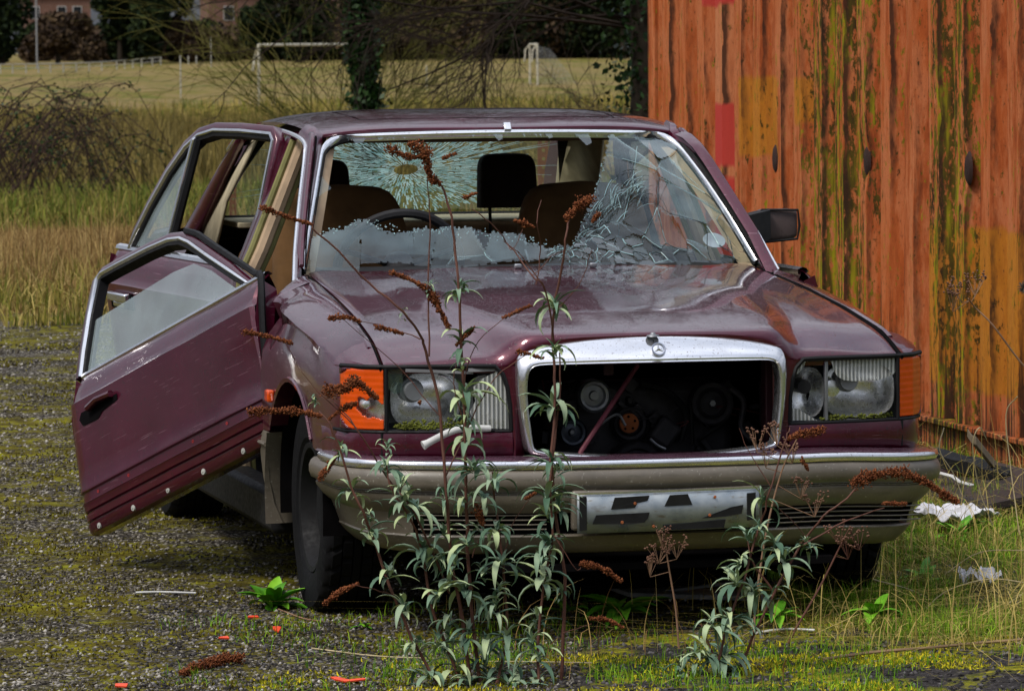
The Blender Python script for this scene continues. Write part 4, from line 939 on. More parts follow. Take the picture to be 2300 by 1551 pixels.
mb = MB(); q = at(1600, 905, y=.352); mb.lathe([(0, -.006), (.009, -.006), (.010, 0)], q, 'y', 6); q = at(1285, 970, y=.312); mb.lathe([(0, -.003), (.006, -.003), (.007, 0)], q, 'y', 6); list(each(mb, 'pulley_bolt', M['steel'], eng))
mb = MB(); mb.box(at(1728, 905, y=.30), (.045, .06, .13)); mb.build('battery_box', M['darkmetal'], car, bevel=.004)

# ---- front bumper
BX = [0, .2, .4, .6, .71, .775, .82, .852, .870, .880, .884, .886]; BY = [-.118, -.112, -.092, -.052, -.012, .035, .075, .125, .19, .28, .38, .475]
bpath = []
for s in (-1,):
    pass
fine = smooth_path([(x, y, 0) for x, y in zip(BX, BY)], 3)
full = [(-p.x, p.y) for p in reversed(fine)]+[(p.x, p.y) for p in fine[1:]]
def nrm2(P, i):
    a = Vector((*P[max(i-1, 0)], 0)); b = Vector((*P[min(i+1, len(P)-1)], 0)); t = (b-a).normalized(); return Vector((t.y, -t.x, 0))
def bsag(x, y): return -.018*sm(.45, .9, x)+.004*sm(-.3, -.9, x)
def bumper_sweep(prof, name, mat, par=None, a=0, b=None, **k):
    """prof: (outward, z)"""
    mb = MB(); rows = []
    for i in range(a, b or len(full)):
        n_ = nrm2(full, i); x, y = full[i]
        tk = .055*sm(.62, .87, abs(x))
        rows.append([(x+n_.x*(o-tk*max(0, .42-z)/.18), y+n_.y*(o-tk*max(0, .42-z)/.18), z+bsag(x, y)) for o, z in prof])
    mb.grid(rows); return mb.build(name, mat, par or car, **k)
bumper = bumper_sweep([(-.02, .480), (.0, .480), (.010, .472), (.016, .458), (.016, .440), (.010, .424), (-.002, .418), (-.006, .412)], 'front_bumper', M['beige'], angle=50)
bumper_sweep([(-.006, .414), (.0, .410), (.001, .402), (-.010, .378), (-.022, .362), (-.030, .356)], 'bumper_apron', M['beige'], bumper, angle=40)
bumper_sweep([(-.065, .36), (-.065, .29)], 'intake_recess', M['gap'], bumper)
lo = bumper_sweep([(-.07, .296), (-.034, .296), (-.030, .291), (-.042, .268), (-.062, .244), (-.09, .238)], 'lower_lip', M['beige'], bumper, angle=40)
mb = MB()      # shelf between body and bumper
for s in (1,):
    pass
rows = []
for i in range(len(full)):
    x, y = full[i]; n_ = nrm2(full, i); yb = max(y+.02, min(ny(min(abs(x), .86))-.01, .42)); xb = x if abs(x) < .8 else math.copysign(.85 if abs(x) > .86 else abs(x)*.98, x)
    rows.append([(xb, yb, .508+bsag(x, y)), (x-n_.x*.02, y-n_.y*.02, .506+bsag(x, y)), (x-n_.x*.002, y-n_.y*.002, .500+bsag(x, y))])
mb.grid(rows); mb.build('bumper_top_shelf', plain('scuffed_purple_shelf', (.10, .05, .075), .28, .3, coat=.8), bumper, angle=50)
k0 = 3; k1 = len(full)-7
bumper_sweep([(-.006, .503), (.002, .504), (.008, .500), (.010, .490), (.006, .481), (-.004, .479)], 'chrome_strip', M['chrome'], bumper, a=k0, b=k1, angle=50)
bumper_sweep([(.0005, .4165), (.004, .4145), (.0005, .4125)], 'groove_trim', M['trim'], bumper, a=4, b=len(full)-4)
for z in (.351, .338, .325, .312):
    for rng_ in ((-.70, -.275), (.275, .80)):
        P = [p for p in full if rng_[0] <= p[0] <= rng_[1]]
        mb = MB(); mb.tube([(x, y+.030, z-(.0 if x < 0 else .002)+bsag(x, y)) for x, y in P], .0036, 6, flat=(1, .6)); mb.build('intake_slat', M['beige'], bumper)
# end caps of apron where there is no intake
for s in (-1, 1):
    P = [i for i in range(len(full)) if s*full[i][0] > (.70 if s < 0 else .80)]
    bumper_sweep([(-.028, .358), (-.032, .33), (-.034, .294)], 'apron_corner', M['beige'], bumper, a=min(P), b=max(P)+1)
mb = MB(); rows = []
# number plate
pl = MB()
def plate_pt(u, v, d=0): return (u*.26, -.142+.012*u*u-d, .361+v*.0555+.002*u)
rows = [[plate_pt(u, v) for u in [i/8-1 for i in range(17)]] for v in (-1, 0, 1)]
pl.grid(rows)
def m_plate():
    t = NT('bare_number_plate_back'); v = t.tc(); n = t.noise(v, 14, 5); b = t.mix(t.ramp(n, [(.35, 0), (.7, 1)]), (.22, .26, .29), (.44, .47, .48))
    b = t.mix(t.ramp(t.noise(t.tc((1, 1, 4)), 26, 5), [(.6, 0), (.72, .7)]), b, (.16, .12, .07))
    t.P(base=b, metal=.6, rough=t.mr(n, .3, .7, .22, .45)); return t.m
plate = pl.build('number_plate', m_plate(), car, solid=.004)
mb = MB()
def pq(pts, d=.004):
    mb.poly([plate_pt(u, v, d) for u, v in pts])
pq([(-.60, .75), (-.22, .80), (-.24, .55), (-.35, .45), (-.38, .2), (-.64, .15)]); pq([(.0, .78), (.20, .80), (.25, .25), (-.06, .22)])
pq([(-.80, -.10), (-.22, -.05), (-.24, -.35), (-.28, -.55), (-.42, -.60), (-.84, -.55)]); pq([(.68, .05), (1.0*.82, .15), (.80, -.30), (.60, -.42), (.35, -.45), (.40, .0)][:5])
pq([(-.08, -.72), (.62, -.55), (.60, -.97), (-.06, -.98)]); pq([(-.98, .85), (-.90, .85), (-.90, -.85), (-.98, -.85)]); pq([(.86, .72), (.96, .74), (.96, -.62), (.86, -.66)])
list(each(mb, 'glue_mark', plain('black_glue', (.012, .012, .012), .5), plate, smooth=False))
mb = MB()
for u, v in ((-.38, .42), (.50, .60), (-.18, -.75), (-.52, -.5), (.44, -.3)): mb.lathe([(0, -.002), (.0035, -.002), (.0045, 0)], plate_pt(u, v, .005), 'y', 12)
list(each(mb, 'rusty_screw', M['rust'], plate))
mb = MB(); mb.grid([[plate_pt(u, v, .0045) for u in [i/8-1 for i in range(17)]] for v in (.93, 1.03)]); mb.build('bright_edge', M['trim'], plate)
mb = MB(); mb.box((0, -.112, .366), (.545, .028, .112)); mb.build('plate_plinth', M['beige'], car, bevel=.008)
# broken headlamp wiper arm and washer nozzles
mb = MB(); mb.tube(smooth_path([at(1100, 962, y=.03), at(1040, 962, y=.01), at(1005, 972, y=0), at(950, 1000, y=-.01)], 5), [.010]*15+[.013], 10); mb.build('lamp_wiper_arm', M['white'], car)
mb = MB(); mb.tube([at(1040, 964, y=.015), at(1110, 966, y=.03)], .006, 6); mb.build('lamp_wiper_blade', M['black'], car)
for px in (1163, 1332):
    c = at(px, 594, y=1.33); mb = MB(); mb.box((c.x, c.y, zhood(c.x, c.y)+.008), (.022, .018, .014)); mb.build('washer_nozzle', M['steel'], car, bevel=.004)

# ---- greenhouse
RAIL = [(.752, 1.46, .945), (.722, 1.60, 1.045), (.675, 1.78, 1.185), (.628, 1.95, 1.315), (.612, 2.05, 1.360), (.624, 2.25, 1.385), (.638, 2.6, 1.396), (.636, 3.0, 1.385), (.628, 3.3, 1.350), (.640, 3.55, 1.265), (.690, 3.85, 1.08), (.73, 4.05, .965)]
rail = smooth_path(RAIL, 5)
def railx(y): return ip([p[1] for p in RAIL], [p[0] for p in RAIL], y)
def railz(y): return ip([p[1] for p in RAIL], [p[2] for p in RAIL], y)
# windscreen surface
def WS(u, v):
    b = Vector((.722*u, 1.405+.15*u*u, .972-.008*u*u)); t_ = Vector((.560*u, 1.972+.065*u*u, 1.376-.012*u*u)); p = b.lerp(t_, v)
    p.y -= .02*math.sin(math.pi*v); p.z += .018*math.sin(math.pi*v); return p
# pillars
def make_pillar(s):
    mb = MB(); rows = []
    for i, p in enumerate(rail[:24]):
        v = min(1, max(0, (p.z-.955)/.405)); q = WS(1, v)
        f_ = (q.x+.010, q.y-.004, q.z+.006) if p.y < 2.06 else (p.x-.03, p.y, p.z+.026)
        rows.append([(s*(f_[0]-.004), f_[1]+.012, f_[2]-.012), (s*f_[0], f_[1], f_[2]), (s*lerp(f_[0], p.x, .5), lerp(f_[1], p.y, .5)-.012, lerp(f_[2], p.z, .5)+.010), (s*(p.x+.004), p.y, p.z+.004), (s*(p.x+.010), p.y+.012, p.z-.012), (s*(p.x-.012), p.y+.03, p.z-.018)])
    mb.grid(rows); mb.build('front_pillar', M['paint'], car, angle=50)
    mb = MB(); mb.tube([(s*(p.x-.006), p.y-.012, p.z+.016-(.012 if i > 19 else 0)) for i, p in enumerate(rail[1:24])], [.008]*19+[.006, .004, .002, .001], 6); mb.build('drip_rail', M['paint'], car)
    mb = MB(); mb.tube([(s*(p.x-.017), p.y-.016, p.z+.013) for p in rail[1:20]], .0025, 6); mb.build('pillar_seam', M['gap'], car)
    # inner dark trim
    mb = MB(); rows = []
    for p in rail[:22]:
        v = min(1, max(0, (p.z-.955)/.405)); q = WS(.985, v); rows.append([(s*q.x, q.y+.02, q.z), (s*(q.x-.035), q.y+.05, q.z-.005), (s*(p.x-.03), p.y+.075, p.z-.01)])
    mb.grid(rows); mb.build('pillar_trim', M['tan'], car)
    # chrome at door side
    mb = MB(); mb.tube([(s*(p.x+.010), p.y+.020, p.z-.014) for p in rail[:44]], .0085, 8); mb.build('door_frame_trim', M['trim'], car)
    # rear pillar
    mb = MB(); rows = []
    for y, z, x in ((3.30, 1.352, .60), (3.42, 1.31, .605), (3.6, 1.22, .63), (3.8, 1.10, .665), (4.0, .98, .70), (4.1, .93, .73)):
        rows.append([(s*(x+.012), y-.17*(1.35-z)/.4-.02, z-.02), (s*(x+.025), y-.05, z), (s*x, y+.05, z+.02), (s*(x-.08), y+.14, z-.0)])
    mb.grid(rows); mb.build('rear_pillar', M['paint'], car, solid=.03, angle=60)
mirrored(make_pillar)
# roof
mb = MB(); rows = []
ysr = [0, .03, .07, .13, .2, .3, .4, .5, .6, .7, .8, .9, 1]
for t in ysr:
    row = []
    for i in range(41):
        u = i/20-1; yf = 1.985+.055*u*u; yr = 3.40-.05*u*u; y = lerp(yf, yr, t)
        xr = railx(y)-.010; x = u*xr; zc = ip([1.98, 2.03, 2.1, 2.25, 2.5, 2.8, 3.1, 3.3, 3.42], [1.388, 1.398, 1.410, 1.427, 1.438, 1.441, 1.434, 1.416, 1.395], y); ze = railz(y)+.010
        row.append((x, y, ze+(zc-ze)*(1-abs(u)**4.5)))
    rows.append(row)
mb.grid(rows); mb.grid([[(x, y+.01, z-.012) for x, y, z in rows[0]], rows[0]])
roof = mb.build('roof', M['paint'], car, angle=60, sub=1)
mb = MB()     # sunroof seam
def roofz(x, y):
    zc = ip([1.98, 2.03, 2.1, 2.25, 2.5, 2.8, 3.1, 3.3], [1.388, 1.398, 1.410, 1.427, 1.438, 1.441, 1.434, 1.416], y); ze = railz(y)+.010; u = abs(x)/(railx(y)-.01); return ze+(zc-ze)*(1-u**4.5)
path = [(-.42, 2.18), (-.2, 2.165), (.0, 2.16), (.2, 2.165), (.42, 2.18), (.43, 2.4), (.43, 2.62), (.2, 2.63), (-.2, 2.63), (-.43, 2.62), (-.43, 2.4), (-.42, 2.18)]
pp = []
for a, b in zip(path, path[1:]):
    for k in range(6): x, y = lerp(a[0], b[0], k/6), lerp(a[1], b[1], k/6); pp.append((x, y, roofz(x, y)-.0005))
mb.tube(pp+[pp[0]], .0014, 5, caps=False); mb.build('sunroof_seam', M['gap'], roof)
# windscreen bright frame
def frame_path(e):
    pts = []
    for v in [0, .1, .2, .3, .4, .5, .6, .7, .8, .87]: pts.append(WS(-1+e*0, v))
    pts.append(WS(-.975, .935)); pts.append(WS(-.925, .975))
    for u in [-.85, -.7, -.5, -.25, 0, .25, .5, .7, .85]: pts.append(WS(u, 1))
    pts.append(WS(.925, .975)); pts.append(WS(.975, .935))
    for v in [.87, .8, .7, .6, .5, .4, .3, .2, .1, 0]: pts.append(WS(1, v))
    return pts
fp = frame_path(0); mb = MB(); rows = []
C_ = WS(0, .5)
for i, p in enumerate(fp):
    t_ = (fp[min(i+1, len(fp)-1)]-fp[max(i-1, 0)]).normalized(); nn = Vector((0, -.58, .81)); d = t_.cross(nn).normalized()
    if (p+d-C_).length < (p-C_).length: d = -d
    wd = .020 if 9 < i < len(fp)-10 else .012
    rows.append([p-d*.008-nn*.004, p-d*.003+nn*.006, p+d*wd*.3+nn*.0105, p+d*wd*.8+nn*.009, p+d*wd-nn*.002, p+d*(wd+.004)-nn*.008])
mb.grid(rows); fr_ = mb.build('windscreen_frame', M['trim'], car, sub=1, angle=60)
mb = MB(); mb.tube([p+Vector((0, .004, -.010)) for p in fp], .010, 6); mb.build('windscreen_seal', M['black'], car)
mb = MB(); p = WS(.03, 1); mb.box(p+Vector((0, -.006, .014)), (.024, .012, .030), Matrix.Rotation(R(-35), 3, 'X')); mb.build('frame_clip', M['trim'], fr_, bevel=.003)
# cowl / scuttle
mb = MB(); rows = [[], [], []]
for i in range(31):
    u = i/15-1; a = hoodrear(u); x = u*.712; q = WS(u, 0)
    rows[0].append((x, a+.012, zhood(x, a)-.035)); rows[1].append((x, a+.02, zhood(x, a)-.012)); rows[2].append((q.x*1.01, q.y+.02, q.z-.015))
mb.grid(rows); mb.build('scuttle', M['paint'], car)
# cabin corner where wing meets pillar
def corner(s):
    mb = MB()
    g = [[(s*.712, 1.53, .950), (s*.735, 1.48, .952), (s*.76, 1.45, .945), (s*.80, 1.40, .925)], [(s*.735, 1.40, .946), (s*.755, 1.38, .943), (s*.79, 1.36, .930), (s*.845, 1.345, .895)], [(s*.718, 1.33, .935), (s*.75, 1.325, .936), (s*.80, 1.325, .915), (s*.860, 1.325, .885)]]
    mb.grid(g)
    mb.grid([[(s*.80, 1.40, .925), (s*.845, 1.345, .895)], [(s*.80, 1.42, .6), (s*.86, 1.345, .6)], [(s*.80, 1.42, .25), (s*.86, 1.345, .25)]])
    mb.build('pillar_foot', M['paint'], car, angle=50)
mirrored(corner)
# dashboard
mb = MB(); rows = []
for i in range(21):
    u = i/10-1; q = WS(u, 0); rows.append([(q.x*.98, q.y+.01, q.z-.03), (q.x*.97, q.y+.10, q.z-.015), (q.x*.96, q.y+.24, q.z-.012), (q.x*.96, 1.90, .955), (q.x*.96, 1.93, .92), (q.x*.96, 1.93, .6)])
mb.grid(rows); mb.build('dashboard', M['dash'], car, angle=50)
# floor, firewall, inner tub
mb = MB(); mb.box((0, 2.7, .24), (1.66, 2.8, .04)); mb.box((0, 1.36, .55), (1.5, .02, .7)); mb.box((0, 4.35, .35), (1.5, 1.0, .1))
mb.build('floor_pan', M['gap'], car, smooth=False)
# steering wheel
c = Vector((-.33, 2.02, .945)); rt = Matrix.Rotation(R(-62), 3, 'X')
mb = MB(); mb.tube([c+rt @ Vector((math.cos(a)*.20, math.sin(a)*.20, 0)) for a in [2*math.pi*i/40 for i in range(41)]], .016, 8, caps=False)
for a in (200, 340, 90): mb.tube([c, c+rt @ Vector((math.cos(R(a))*.195, math.sin(R(a))*.195, 0))], .016, 6, flat=(1.4, .6))
mb.tube([c+rt @ Vector((0, 0, .02)), c-rt @ Vector((0, 0, .3))], .05, 16)
mb.build('steering_wheel', M['dash'], car)
# seats
def cushion(name, cx, y, z0, z1, w0, w1, th, mat, par, lean=.20, rnd=5):
    mb = MB(); rows = []
    for i in range(15):
        t = i/14; z = lerp(z0, z1, t); e = max(.05, 1-max(0, (t-.70)/.30)**2.4)**.5 if t > .7 else 1
        wd = lerp(w0, w1, t)*(.62+.38*e) if t > .7 else lerp(w0, w1, t)
        th_ = th*(.5+.5*e); row = []
        for j in range(24):
            a = 2*math.pi*j/24; u, v = math.cos(a), math.sin(a); ex = .45
            row.append((cx+math.copysign(abs(u)**ex, u)*wd/2, y+(z-z0)*lean+math.copysign(abs(v)**ex, v)*th_/2, z))
        rows.append(row)
    mb.grid(rows, close_u=True); mb.add(rows[-1], [tuple(range(24))]); return mb.build(name, mat, par, sub=1, angle=70)
for s, xx in ((-1, -.40), (1, .43)):
    st = cushion('front_seat', xx, 2.55, .45, 1.195, .50, .44, .15, M['seat'], car)
    mb = MB(); mb.box((xx, 2.33, .46), (.50, .50, .16)); mb.build('seat_base', M['seat'], st, bevel=.04)
cushion('rear_seat_back', 0, 3.30, .45, 1.045, 1.30, 1.26, .16, M['seat'], car, .25)
mb = MB(); mb.box((0, 3.1, .42), (1.3, .5, .18)); mb.build('rear_seat_base', M['seat'], car, bevel=.05)
for cx_, hgt in ((.325, 1.275), (-.34, 1.262)):
    h_ = cushion('rear_headrest', cx_, 3.36, 1.085, hgt, .215, .20, .10, M['seatdark'], car, .12)
    mb = MB()
    for dx in (-.06, .06): mb.tube([(cx_+dx, 3.37, 1.0), (cx_+dx, 3.38, 1.12)], .006, 6)
    mb.build('headrest_post', M['black'], h_)
mb = MB(); mb.box((0, 3.66, 1.035), (1.24, .50, .02)); mb.build('rear_shelf', M['cream'], car, bevel=.005)
# rear window
def RW(u, v):
    b = Vector((.66*u, 3.93-.04*u*u, 1.045)); t_ = Vector((.53*u, 3.44-.04*u*u, 1.352-.01*u*u)); return b.lerp(t_, v)
mb = MB(); mb.grid([[RW(u/8-1, v/6) for u in range(17)] for v in range(7)])
# boot lid and tail, simple but complete
mb = MB(); rows = []
for y, zc in ((3.92, 1.04), (4.05, 1.02), (4.3, 1.01), (4.6, .995), (4.82, .97), (4.90, .93), (4.93, .80), (4.90, .60), (4.93, .55), (4.95, .40), (4.88, .26)):
    h = hw(min(y, 4.75))-.05; row = []
    for i in range(21):
        u = i/10-1; row.append((u*h, y-(.10*u*u if y > 4.6 else 0), zc-(.05 if zc > .9 else 0)*abs(u)**4))
    rows.append(row)
mb.grid(rows); mb.build('boot_lid', M['paint'], car, angle=50)
# headliner and inner rear structures
mb = MB(); rows = [[(u/6*railx(y)*.97-0, y, roofz(u/6*railx(y)*.93, min(y, 3.3))-.030-(.03 if abs(u) == 6 else 0)) for u in range(-6, 7)] for y in (2.03, 2.2, 2.6, 3.0, 3.3, 3.42)]
mb.grid(rows); mb.build('headliner', plain('brown_headliner', (.10, .07, .045), .9), car)
mb = MB(); rows = [[(u/6*.54, 2.0+.06*(u/6)**2, 1.358), (u/6*.53, 2.02+.06*(u/6)**2, 1.342), (u/6*.52, 2.08+.06*(u/6)**2, 1.345)] for u in range(-6, 7)]
mb.grid(rows); mb.build('header_trim', plain('torn_brown_header', (.12, .075, .05), .8), car)
def inner_rear(s):
    mb = MB(); mb.grid([[(s*.60, 3.05, 1.36), (s*.575, 3.35, 1.34), (s*.54, 3.45, 1.34)], [(s*.66, 3.40, 1.12), (s*.63, 3.6, 1.16), (s*.585, 3.72, 1.16)], [(s*.70, 3.45, .93), (s*.68, 3.8, 1.0), (s*.64, 3.92, 1.03)]])
    mb.build('rear_pillar_trim', M['cream'], car, solid=.01)
    # B pillar
    mb = MB(); rows = []
    for z in (.24, .5, .7, .9, 1.0, 1.1, 1.2, 1.3, 1.375):
        xx = ip([.24, .5, .9, 1.375], [.84, .845, .815, .625], z); rows.append([(s*(xx-.05), 2.27, z), (s*xx, 2.27, z), (s*(xx+.004), 2.31, z), (s*xx, 2.38, z), (s*(xx-.05), 2.38, z)])
    mb.grid(rows, close_u=True); bp = mb.build('centre_pillar', M['paint'], car, angle=40)
    def strip(dx, y, r, mat, nm, z0=.26):
        mb = MB(); pts = []
        for z in (z0, .5, .7, .9, 1.0, 1.1, 1.2, 1.3, 1.35): pts.append((s*(ip([.24, .5, .9, 1.375], [.84, .845, .815, .625], z)+dx), y, z))
        mb.tube(smooth_path(pts, 3), r, 8); mb.build(nm, mat, bp)
    strip(-.012, 2.262, .012, M['olive'], 'door_seal'); strip(-.045, 2.255, .022, M['tan'], 'pillar_cover'); strip(-.072, 2.26, .012, M['olive'], 'door_seal')
    if s < 0:
        mb = MB(); mb.box((s*.838, 2.285, .70), (.05, .03, .06)); mb.box((s*.838, 2.285, .755), (.065, .012, .05)); mb.build('door_striker', M['steel'], bp, bevel=.006)
    # rear quarter
    mb = MB(); rows = []
    for y in (3.36, 3.405, 3.42, 3.47, 3.55, 3.65, 3.785, 3.9, 4.02, 4.1, 4.15, 4.165, 4.3, 4.6, 4.8, 4.90):
        a = arch_z(y, 3.785, .37); zb = a if a and a > .3 else .28
        rows.append([(s*(hw(y)-.16), y, .985), (s*(hw(y)-.10), y, .972)]+[(s*flank(y, lerp(.945, zb, k/7)), y, lerp(.945, zb, k/7)) for k in range(8)])
    mb.grid(rows); mb.build('rear_wing', M['paint'], car, angle=40)
mirrored(inner_rear)
mb = MB(); rows = [[RW(-1, v), RW(-.96, v)] for v in (0, .5, 1)]
for u0, u1, v0, v1 in ((-1.04, -.97, 0, 1), (.97, 1.04, 0, 1), (-1, 1, -.05, .01), (-1, 1, .98, 1.05)):
    mb.grid([[RW(lerp(u0, u1, i/8), v0), RW(lerp(u0, u1, i/8), v1)] for i in range(9)])
mb.build('rear_window_seal', M['black'], car, solid=.012)

# ---- broken glass
def clip(poly, a, b, c):
    """keep a*x+b*y<=c"""
    o = []
    for i in range(len(poly)):
        p, q = poly[i], poly[(i+1) % len(poly)]; dp, dq = a*p[0]+b*p[1]-c, a*q[0]+b*q[1]-c
        if dp <= 0: o.append(p)
        if dp*dq < 0: t = dp/(dp-dq); o.append((lerp(p[0], q[0], t), lerp(p[1], q[1], t)))
    return o
def inside(poly, x, y):
    c = False; n = len(poly)
    for i in range(n):
        a, b = poly[i], poly[i-1]
        if (a[1] > y) != (b[1] > y) and x < (b[0]-a[0])*(y-a[1])/(b[1]-a[1])+a[0]: c = not c
    return c
def voronoi(seeds, box, near=16):
    cells = []
    for i, p in enumerate(seeds):
        poly = [(box[0], box[1]), (box[2], box[1]), (box[2], box[3]), (box[0], box[3])]
        for q in sorted((q for j, q in enumerate(seeds) if j != i), key=lambda q: (q[0]-p[0])**2+(q[1]-p[1])**2)[:near]:
            poly = clip(poly, q[0]-p[0], q[1]-p[1], (q[0]**2+q[1]**2-p[0]**2-p[1]**2)/2)
            if not poly: break
        if poly: cells.append((p, poly))
    return cells
rs = random.Random(3)
# outline of what is left of the screen, in (u, v)
left = [(-.985, .0), (-.985, .20), (-.96, .235), (-.93, .22), (-.90, .27), (-.87, .25), (-.82, .30), (-.76, .33), (-.72, .30), (-.66, .25), (-.60, .245), (-.52, .255), (-.44, .24), (-.36, .235), (-.28, .225), (-.2, .22), (-.12, .20), (-.05, .17), (.02, .15), (.08, .14), (.12, .17), (.17, .16), (.24, .30), (.33, .46), (.42, .60), (.50, .74), (.58, .88), (.62, .965), (.75, .975), (.90, .955), (.965, .88), (.985, .8), (.985, 0)]
sheet = [q for q in left]
def sag(u, v):   # the right half has sagged inwards
    return .05*math.exp(-((u-.30)/.25)**2-((v-.33)/.28)**2)+.012*noise.noise(Vector((u*4, v*4, 0)))
seeds = []
while len(seeds) < 95:
    u, v = rs.uniform(-1, 1), rs.uniform(0, 1)
    den = math.exp(-((u-.22)/.17)**2-((v-.16)/.20)**2)+.25*(u > 0 and v < .14)+.055
    if inside(sheet, u, v) and rs.random() < den: seeds.append((u, v))
NU, NV = 220, 90; palec = [(u < .1 and rs.random() < .75) or (u > .1 and rs.random() < .22) for u, v in seeds]; cellp = [(rs.gauss(0, .10), rs.gauss(0, .10), rs.gauss(0, .0025)) for _ in seeds]
sd_ = np.array(seeds)*np.array([1, .62]); NN = Vector((0, -.58, .81)); mb = MB(); ed = MB(); dk = MB(); own = {}
def jag(u, v): return inside(sheet, u+.010*noise.noise(Vector((u*60, v*60, 1))), v+.022*noise.noise(Vector((u*50, v*40, 5))))
def gpt(u, v, k):
    a_, b_, c_ = cellp[k]; s0 = seeds[k]; return WS(u, v)-NN*sag(u, v)+NN*(a_*(u-s0[0])*.72+b_*(v-s0[1])*.6+c_)
for i in range(NU):
    for j in range(NV):
        u, v = lerp(-.985, .985, (i+.5)/NU), (j+.5)/NV
        if not jag(u, v): continue
        k = int(np.argmin((sd_[:, 0]-u)**2+(sd_[:, 1]-v*.62)**2)); own[i, j] = k
        u0, u1, v0, v1 = lerp(-.985, .985, i/NU), lerp(-.985, .985, (i+1)/NU), j/NV, (j+1)/NV
        mb.add([gpt(u0, v0, k), gpt(u1, v0, k), gpt(u1, v1, k), gpt(u0, v1, k)], [(0, 1, 2, 3)], 1 if palec[k] and v > .05+.03*math.sin(u*9) else 0)
cells = voronoi([(a_, b_*.62) for a_, b_ in seeds], (-1, -.02, 1, .62))
for (pu, pv), c in cells:
    for a_, b_ in zip(c, c[1:]+c[:1]):
        a_, b_ = (a_[0], a_[1]/.62), (b_[0], b_[1]/.62); r_ = rs.random()
        n_ = 5; q = []
        for t in range(n_+1):
            u, v = lerp(a_[0], b_[0], t/n_), lerp(a_[1], b_[1], t/n_)
            if not jag(u, v) or v < .01 or abs(u) > .98: break
            w_ = math.sin(math.pi*t/n_)*.010; q.append(WS(u+w_*noise.noise(Vector((u*9, v*9, 2))), v)-NN*sag(u, v)+NN*.002)
        if len(q) > 2 and r_ < .75: (ed if r_ < .25 else dk).tube(q, rs.choice((.0006, .0009, .0014)), 4)
# small crack bundles where the screen folds
for i in range(330):
    a_ = rs.uniform(.02, .62); b_ = ip([0, .55], [.10, .52], a_)+rs.gauss(0, .05); an = math.atan2(.5, .55)+rs.gauss(0, .35); ln = rs.uniform(.03, .12)
    q = [(a_+math.cos(an)*ln*t, b_+math.sin(an)*ln*t+.01*math.sin(t*3)) for t in (0, .33, .66, 1)]
    if all(jag(*p_) for p_ in q): (ed if rs.random() < .35 else dk).tube([WS(*p_)-NN*sag(*p_)+NN*.0035 for p_ in q], rs.choice((.0004, .0006, .0010)), 4)
screen = mb.build('windscreen', [M['shard'], M['shardpale']], car, smooth=False, recalc=False)
ed.build('broken_edge', M['crackline'], screen); dk.build('crack', M['darkcrack'], screen)
mb = MB()      # slivers left under the top frame and at the side
for i in range(46):
    u = rs.uniform(-.93, .60); wd = rs.uniform(.008, .035); h = rs.uniform(.015, .06)
    mb.poly([WS(u, .992), WS(u+wd, .992), WS(u+wd*rs.uniform(-.2, 1.1), 1-h)])
for u, wd, h in ((-.86, .09, .08), (-.06, .06, .085), (.24, .05, .07), (.42, .09, .13), (-.72, .05, .05)):
    mb.poly([WS(u, .99), WS(u+wd, .99), WS(u+wd*.8, 1-h*.8), WS(u+wd*.35, 1-h)])
mb.poly([WS(-.985, .50), WS(-.985, .66), WS(-.93, .56), WS(-.96, .53)])
list(each(mb, 'glass_sliver', M['shard'], screen, smooth=False))
mb = MB()      # crumbled ridge along the break
for i in range(190):
    u = rs.uniform(-.98, .5); 
    top = ip([-.98, -.76, -.6, -.28, 0, .1, .17, .33, .5], [.21, .32, .245, .225, .155, .14, .16, .46, .74], u)
    P_ = WS(u, top+rs.gauss(0, .015))-Vector((0, -.58, .81))*sag(u, top)
    mb.box(P_, (rs.uniform(.001, .006), rs.uniform(.001, .004), rs.uniform(.001, .004)), Matrix.Rotation(rs.uniform(0, 3), 3, 'X') @ Matrix.Rotation(rs.uniform(0, 3), 3, 'Y'))
mb.build('glass_crumb', M['crackline'], screen, smooth=False)
# tax disc in the corner
mb = MB(); q = WS(.86, .16); mb.lathe([(0, 0), (.036, 0)], (0, 0, 0), 'y', 24); o = mb.build('tax_disc', plain('faded_paper_disc', (.34, .36, .42), .6), car); o.location = q+Vector((0, .012, -.006)); o.rotation_euler = (R(-52), 0, 0)
# crazed rear window
hc = (.04, .55)          # hole centre (u, v)
def rwpt(du, dv): return RW(hc[0]+du/.6, hc[1]+dv/.56)
fr = MB(); ray = MB(); vv = rs
for ring in range(17):
    r0 = .035+.016*ring
    n_ = int(40+ring*12)
    for k in range(n_):
        a = 2*math.pi*(k+vv.uniform(-.25, .25))/n_; asp = 1.25
        if vv.random() < (.02+ring*.036): continue
        r1 = r0+vv.uniform(.010, .036); da = 2*math.pi/n_*vv.uniform(.18, .44)
        pts = [(r0*asp*math.cos(a-da), r0*math.sin(a-da)), (r1*asp*math.cos(a-da*.8), r1*math.sin(a-da*.8)), (r1*asp*math.cos(a+da), r1*math.sin(a+da)), (r0*asp*math.cos(a+da*.7), r0*math.sin(a+da*.7))]
        P_ = []
        for x, y in pts:
            u, v = hc[0]+x/.6, hc[1]+y/.56
            P_.append(RW(min(.98, max(-.98, u)), min(.985, max(.01, v)))+Vector((0, vv.gauss(0, .0015), 0)))
        fr.poly(P_)
